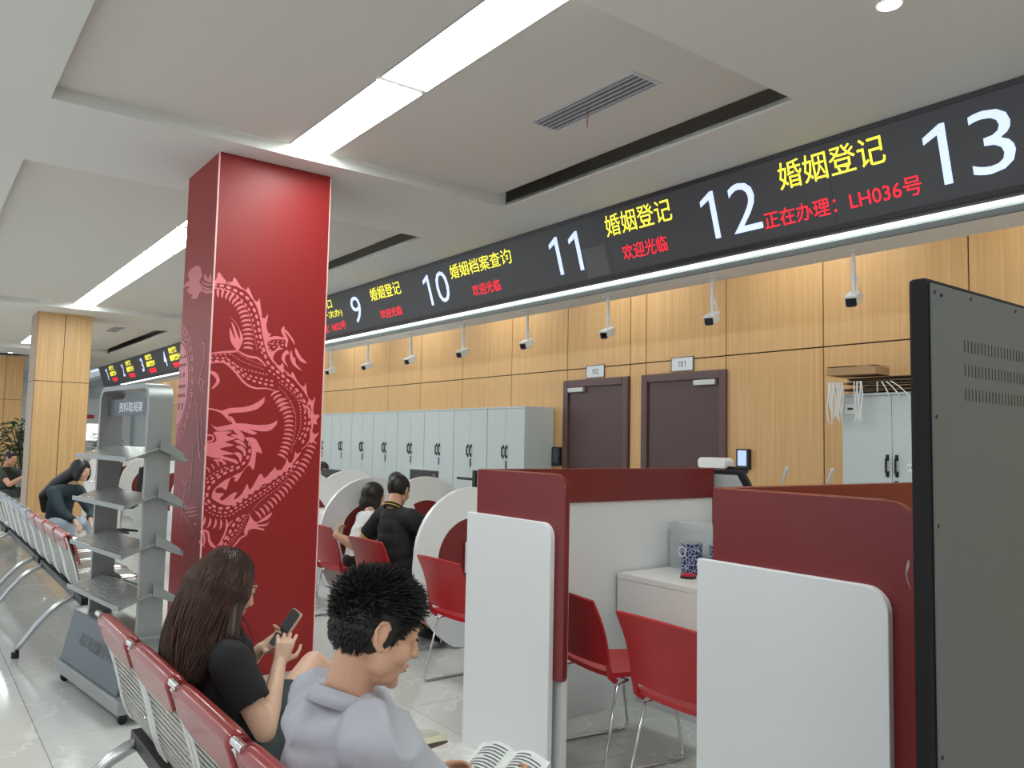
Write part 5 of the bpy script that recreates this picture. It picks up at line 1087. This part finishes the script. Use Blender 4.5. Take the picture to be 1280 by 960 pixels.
pp = thing('phone', 'pale phone held up beside the woman in white', 'phone', (-6.16, 2.905, .835)); b = MB(); b.m = frame((-.4, .3, .8)).to_4x4(); b.prism(rrect(-.035, .035, -.07, .07, (.01,)*4, 4), lambda p, q, e: (p, q, e), -.004, .004); b.build('body', mat('phone_pale', (190, 176, 170), .4), pp)
ROOT = Vector((-6.50, 3.30, 0))
Jc = dict(head=(-6.56, 3.42, 1.04), d_face=(.15, .95, -.3), neck=(-6.52, 3.36, .92), sh_l=(-6.64, 3.36, .84), sh_r=(-6.33, 3.36, .84), hip_l=(-6.46, 3.20, .51), hip_r=(-6.32, 3.18, .51),
          el_l=(-6.68, 3.40, .64), el_r=(-6.25, 3.42, .64), wr_l=(-6.58, 3.52, .84), wr_r=(-6.34, 3.56, .84), kn_l=(-6.50, 3.56, .47), kn_r=(-6.36, 3.56, .47), an_l=(-6.50, 3.50, .1), an_r=(-6.36, 3.50, .1), toe_l=(-6.50, 3.58, .04), toe_r=(-6.36, 3.58, .04), bow=Vector((0, -.02, 0))+ROOT)
WT = mat('blouse_white', (232, 232, 230), .85)
ct, G, HT = figure('person', 'woman with black bobbed hair in a white top seen from behind at the desk', ROOT, Jc, SKIN2, voxel=.01, bulk=.88, shirt=WT, sleeve=.5, pants=mat('trouser_black', (26, 26, 28), .8), pantlen=1.85, shoes=BLACK, hands=False, wr=.006, loose=.016, sv=.011)
b = MB(); b.m = HT; b.ell((0, -.02, .02), (.094, .108, .108), 22, 14); b.ell((0, -.03, -.06), (.092, .085, .10), 20, 12); b.ell((.045, .01, -.06), (.045, .06, .09), 16, 10); b.ell((-.045, .01, -.06), (.045, .06, .09), 16, 10)
remesh(b, 'hair', HAIRK, ct, .009, 3, cut=[(HT @ Vector((0, .06, 0)), (HT.to_3x3() @ Vector((0, 1, 0))).normalized()), (HT @ Vector((0, 0, -.135)), Vector((0, 0, -1)))])
# ---------------------------------------------------------------- staff behind the desks
def staff(x, y, zh, lab, skin=SKIN, fem=False):
    R_ = Vector((x, y, 0)); z = zh-1.10
    J = dict(head=(x, y, zh), d_face=(0, -.95, -.3), neck=(x, y+.05, zh-.13), sh_l=(x+.19, y+.05, zh-.22), sh_r=(x-.19, y+.05, zh-.22), hip_l=(x+.09, y+.05, .52), hip_r=(x-.09, y+.05, .52), el_l=(x+.22, y-.06, .84), el_r=(x-.22, y-.06, .84), wr_l=(x+.1, y-.26, .86), wr_r=(x-.1, y-.26, .86),
             kn_l=(x+.1, y-.16, .5), kn_r=(x-.1, y-.16, .5), an_l=(x+.1, y-.12, .1), an_r=(x-.1, y-.12, .1), toe_l=(x+.1, y-.2, .04), toe_r=(x-.1, y-.2, .04))
    t, G, HT = figure('person', lab, R_, J, skin, voxel=.012, bulk=.95, shirt=mat('uniform_grey', (206, 208, 212), .8), sleeve=.6, pants=BLACK, pantlen=1.8, hands=False, wr=0, sv=.014)
    hair_cap(HT, HAIRK, t, cutf=.055, cutz=-.02, voxel=.01)
    c = thing('office_chair', 'office chair under the staff member '+('right of' if x > -9 else 'left of')+' the desk monitors', 'chair', (x, y+.06, 0)); bx('seat', BLACK, c, -.22, .22, -.2, .2, .37, .415, bevel=.02); MB().cyl((0, 0, .03), .03, .34, 12).build('post', BLACK, c, smooth=40); MB().cyl((0, 0, 0), .22, .03, 20).build('base', BLACK, c, smooth=40)
staff(-8.78, 4.86, 1.035, 'staff member with dark hair behind a monitor, above the man in the black polo')
staff(-10.7, 4.74, 1.10, 'staff member partly hidden by the dragon column', SKIN2)
# ---------------------------------------------------------------- people in the waiting area
ROOT = Vector((-10.4, 1.50, 0))
Jd = dict(head=(-10.02, 1.60, 1.14), d_face=(.75, .65, -.12), neck=(-10.10, 1.54, 1.0), sh_l=(-10.27, 1.62, .90), sh_r=(-10.10, 1.36, .90), hip_l=(-10.45, 1.56, .52), hip_r=(-10.38, 1.38, .52), el_l=(-10.10, 1.75, .68), el_r=(-9.93, 1.42, .70), wr_l=(-9.86, 1.70, .60), wr_r=(-9.78, 1.55, .60),
          kn_l=(-9.98, 1.72, .55), kn_r=(-9.90, 1.52, .55), an_l=(-9.86, 1.78, .12), an_r=(-9.80, 1.55, .12), toe_l=(-9.70, 1.82, .05), toe_r=(-9.66, 1.58, .05), bow=Vector((-.02, -.02, .02))+ROOT)
Jd['hand_l'] = ((.5, .2, -.4), (0, 0, -1), 1, .4, .9, .4); Jd['hand_r'] = ((.5, .2, -.4), (0, 0, -1), -1, .4, .9, .4)
dt, G, HT = figure('person', 'woman with long dark hair in a dark denim jacket leaning forward near the oak column', ROOT, Jd, SKIN2, voxel=.012, bulk=.95, shirt=mat('jacket_teal', (50, 64, 70), .85), sleeve=1.85, pants=mat('jeans_light', (222, 232, 245), .85), pantlen=1.9, shoes=WHITE, wr=.01, loose=.02, sv=.012)
b = MB(); b.m = HT; b.ell((0, -.012, .022), (.096, .112, .108), 20, 12); b.ell((.075, .03, -.03), (.025, .045, .09), 12, 8); b.ell((-.075, .03, -.03), (.025, .045, .09), 12, 8); b.m = None; hp = HT.translation; H3 = HT.to_3x3()
b.cap(hp+H3 @ Vector((0, -.04, -.02)), Vector((.13, -.07, .97)), .09, .095, 14); b.cap(Vector((.13, -.07, .97)), Vector((-.02, -.16, .84)), .095, .085, 14); b.cap(Vector((-.02, -.16, .84)), Vector((-.13, -.16, .68)), .085, .04, 14)
remesh(b, 'hair', HAIRK, dt, .010, 3, cut=[(hp+H3 @ Vector((0, .078, 0)), (H3 @ Vector((0, 1, -.2))).normalized())])
ROOT = Vector((-16.6, 1.50, 0))
Je = dict(head=(-16.35, 1.52, 1.10), d_face=(.7, .7, -.1), neck=(-16.43, 1.48, .96), sh_l=(-16.60, 1.62, .86), sh_r=(-16.32, 1.36, .86), hip_l=(-16.65, 1.58, .5), hip_r=(-16.5, 1.42, .5), el_l=(-16.35, 1.85, .68), el_r=(-16.05, 1.5, .66), wr_l=(-16.05, 1.8, .84), wr_r=(-15.9, 1.7, .82),
          kn_l=(-16.3, 1.9, .5), kn_r=(-16.15, 1.75, .5), an_l=(-16.2, 1.95, .1), an_r=(-16.05, 1.8, .1), toe_l=(-16.1, 2.05, .04), toe_r=(-15.95, 1.9, .04))
Je['hand_l'] = ((.3, .2, .6), (0, -1, 0), 1, .6, .9, .4); Je['hand_r'] = ((-.1, .4, .6), (0, 0, 1), -1, .6, .9, .4)
et, G, HT = figure('person', 'man in a dark green tee at the far left edge by the plant', ROOT, Je, SKIN, voxel=.014, bulk=1.05, shirt=mat('tee_green', (52, 60, 56), .85), sleeve=.6, pants=BLACK, pantlen=1.85, shoes=BLACK, wr=.006, sv=.014)
hair_cap(HT, HAIRK, et, voxel=.01)
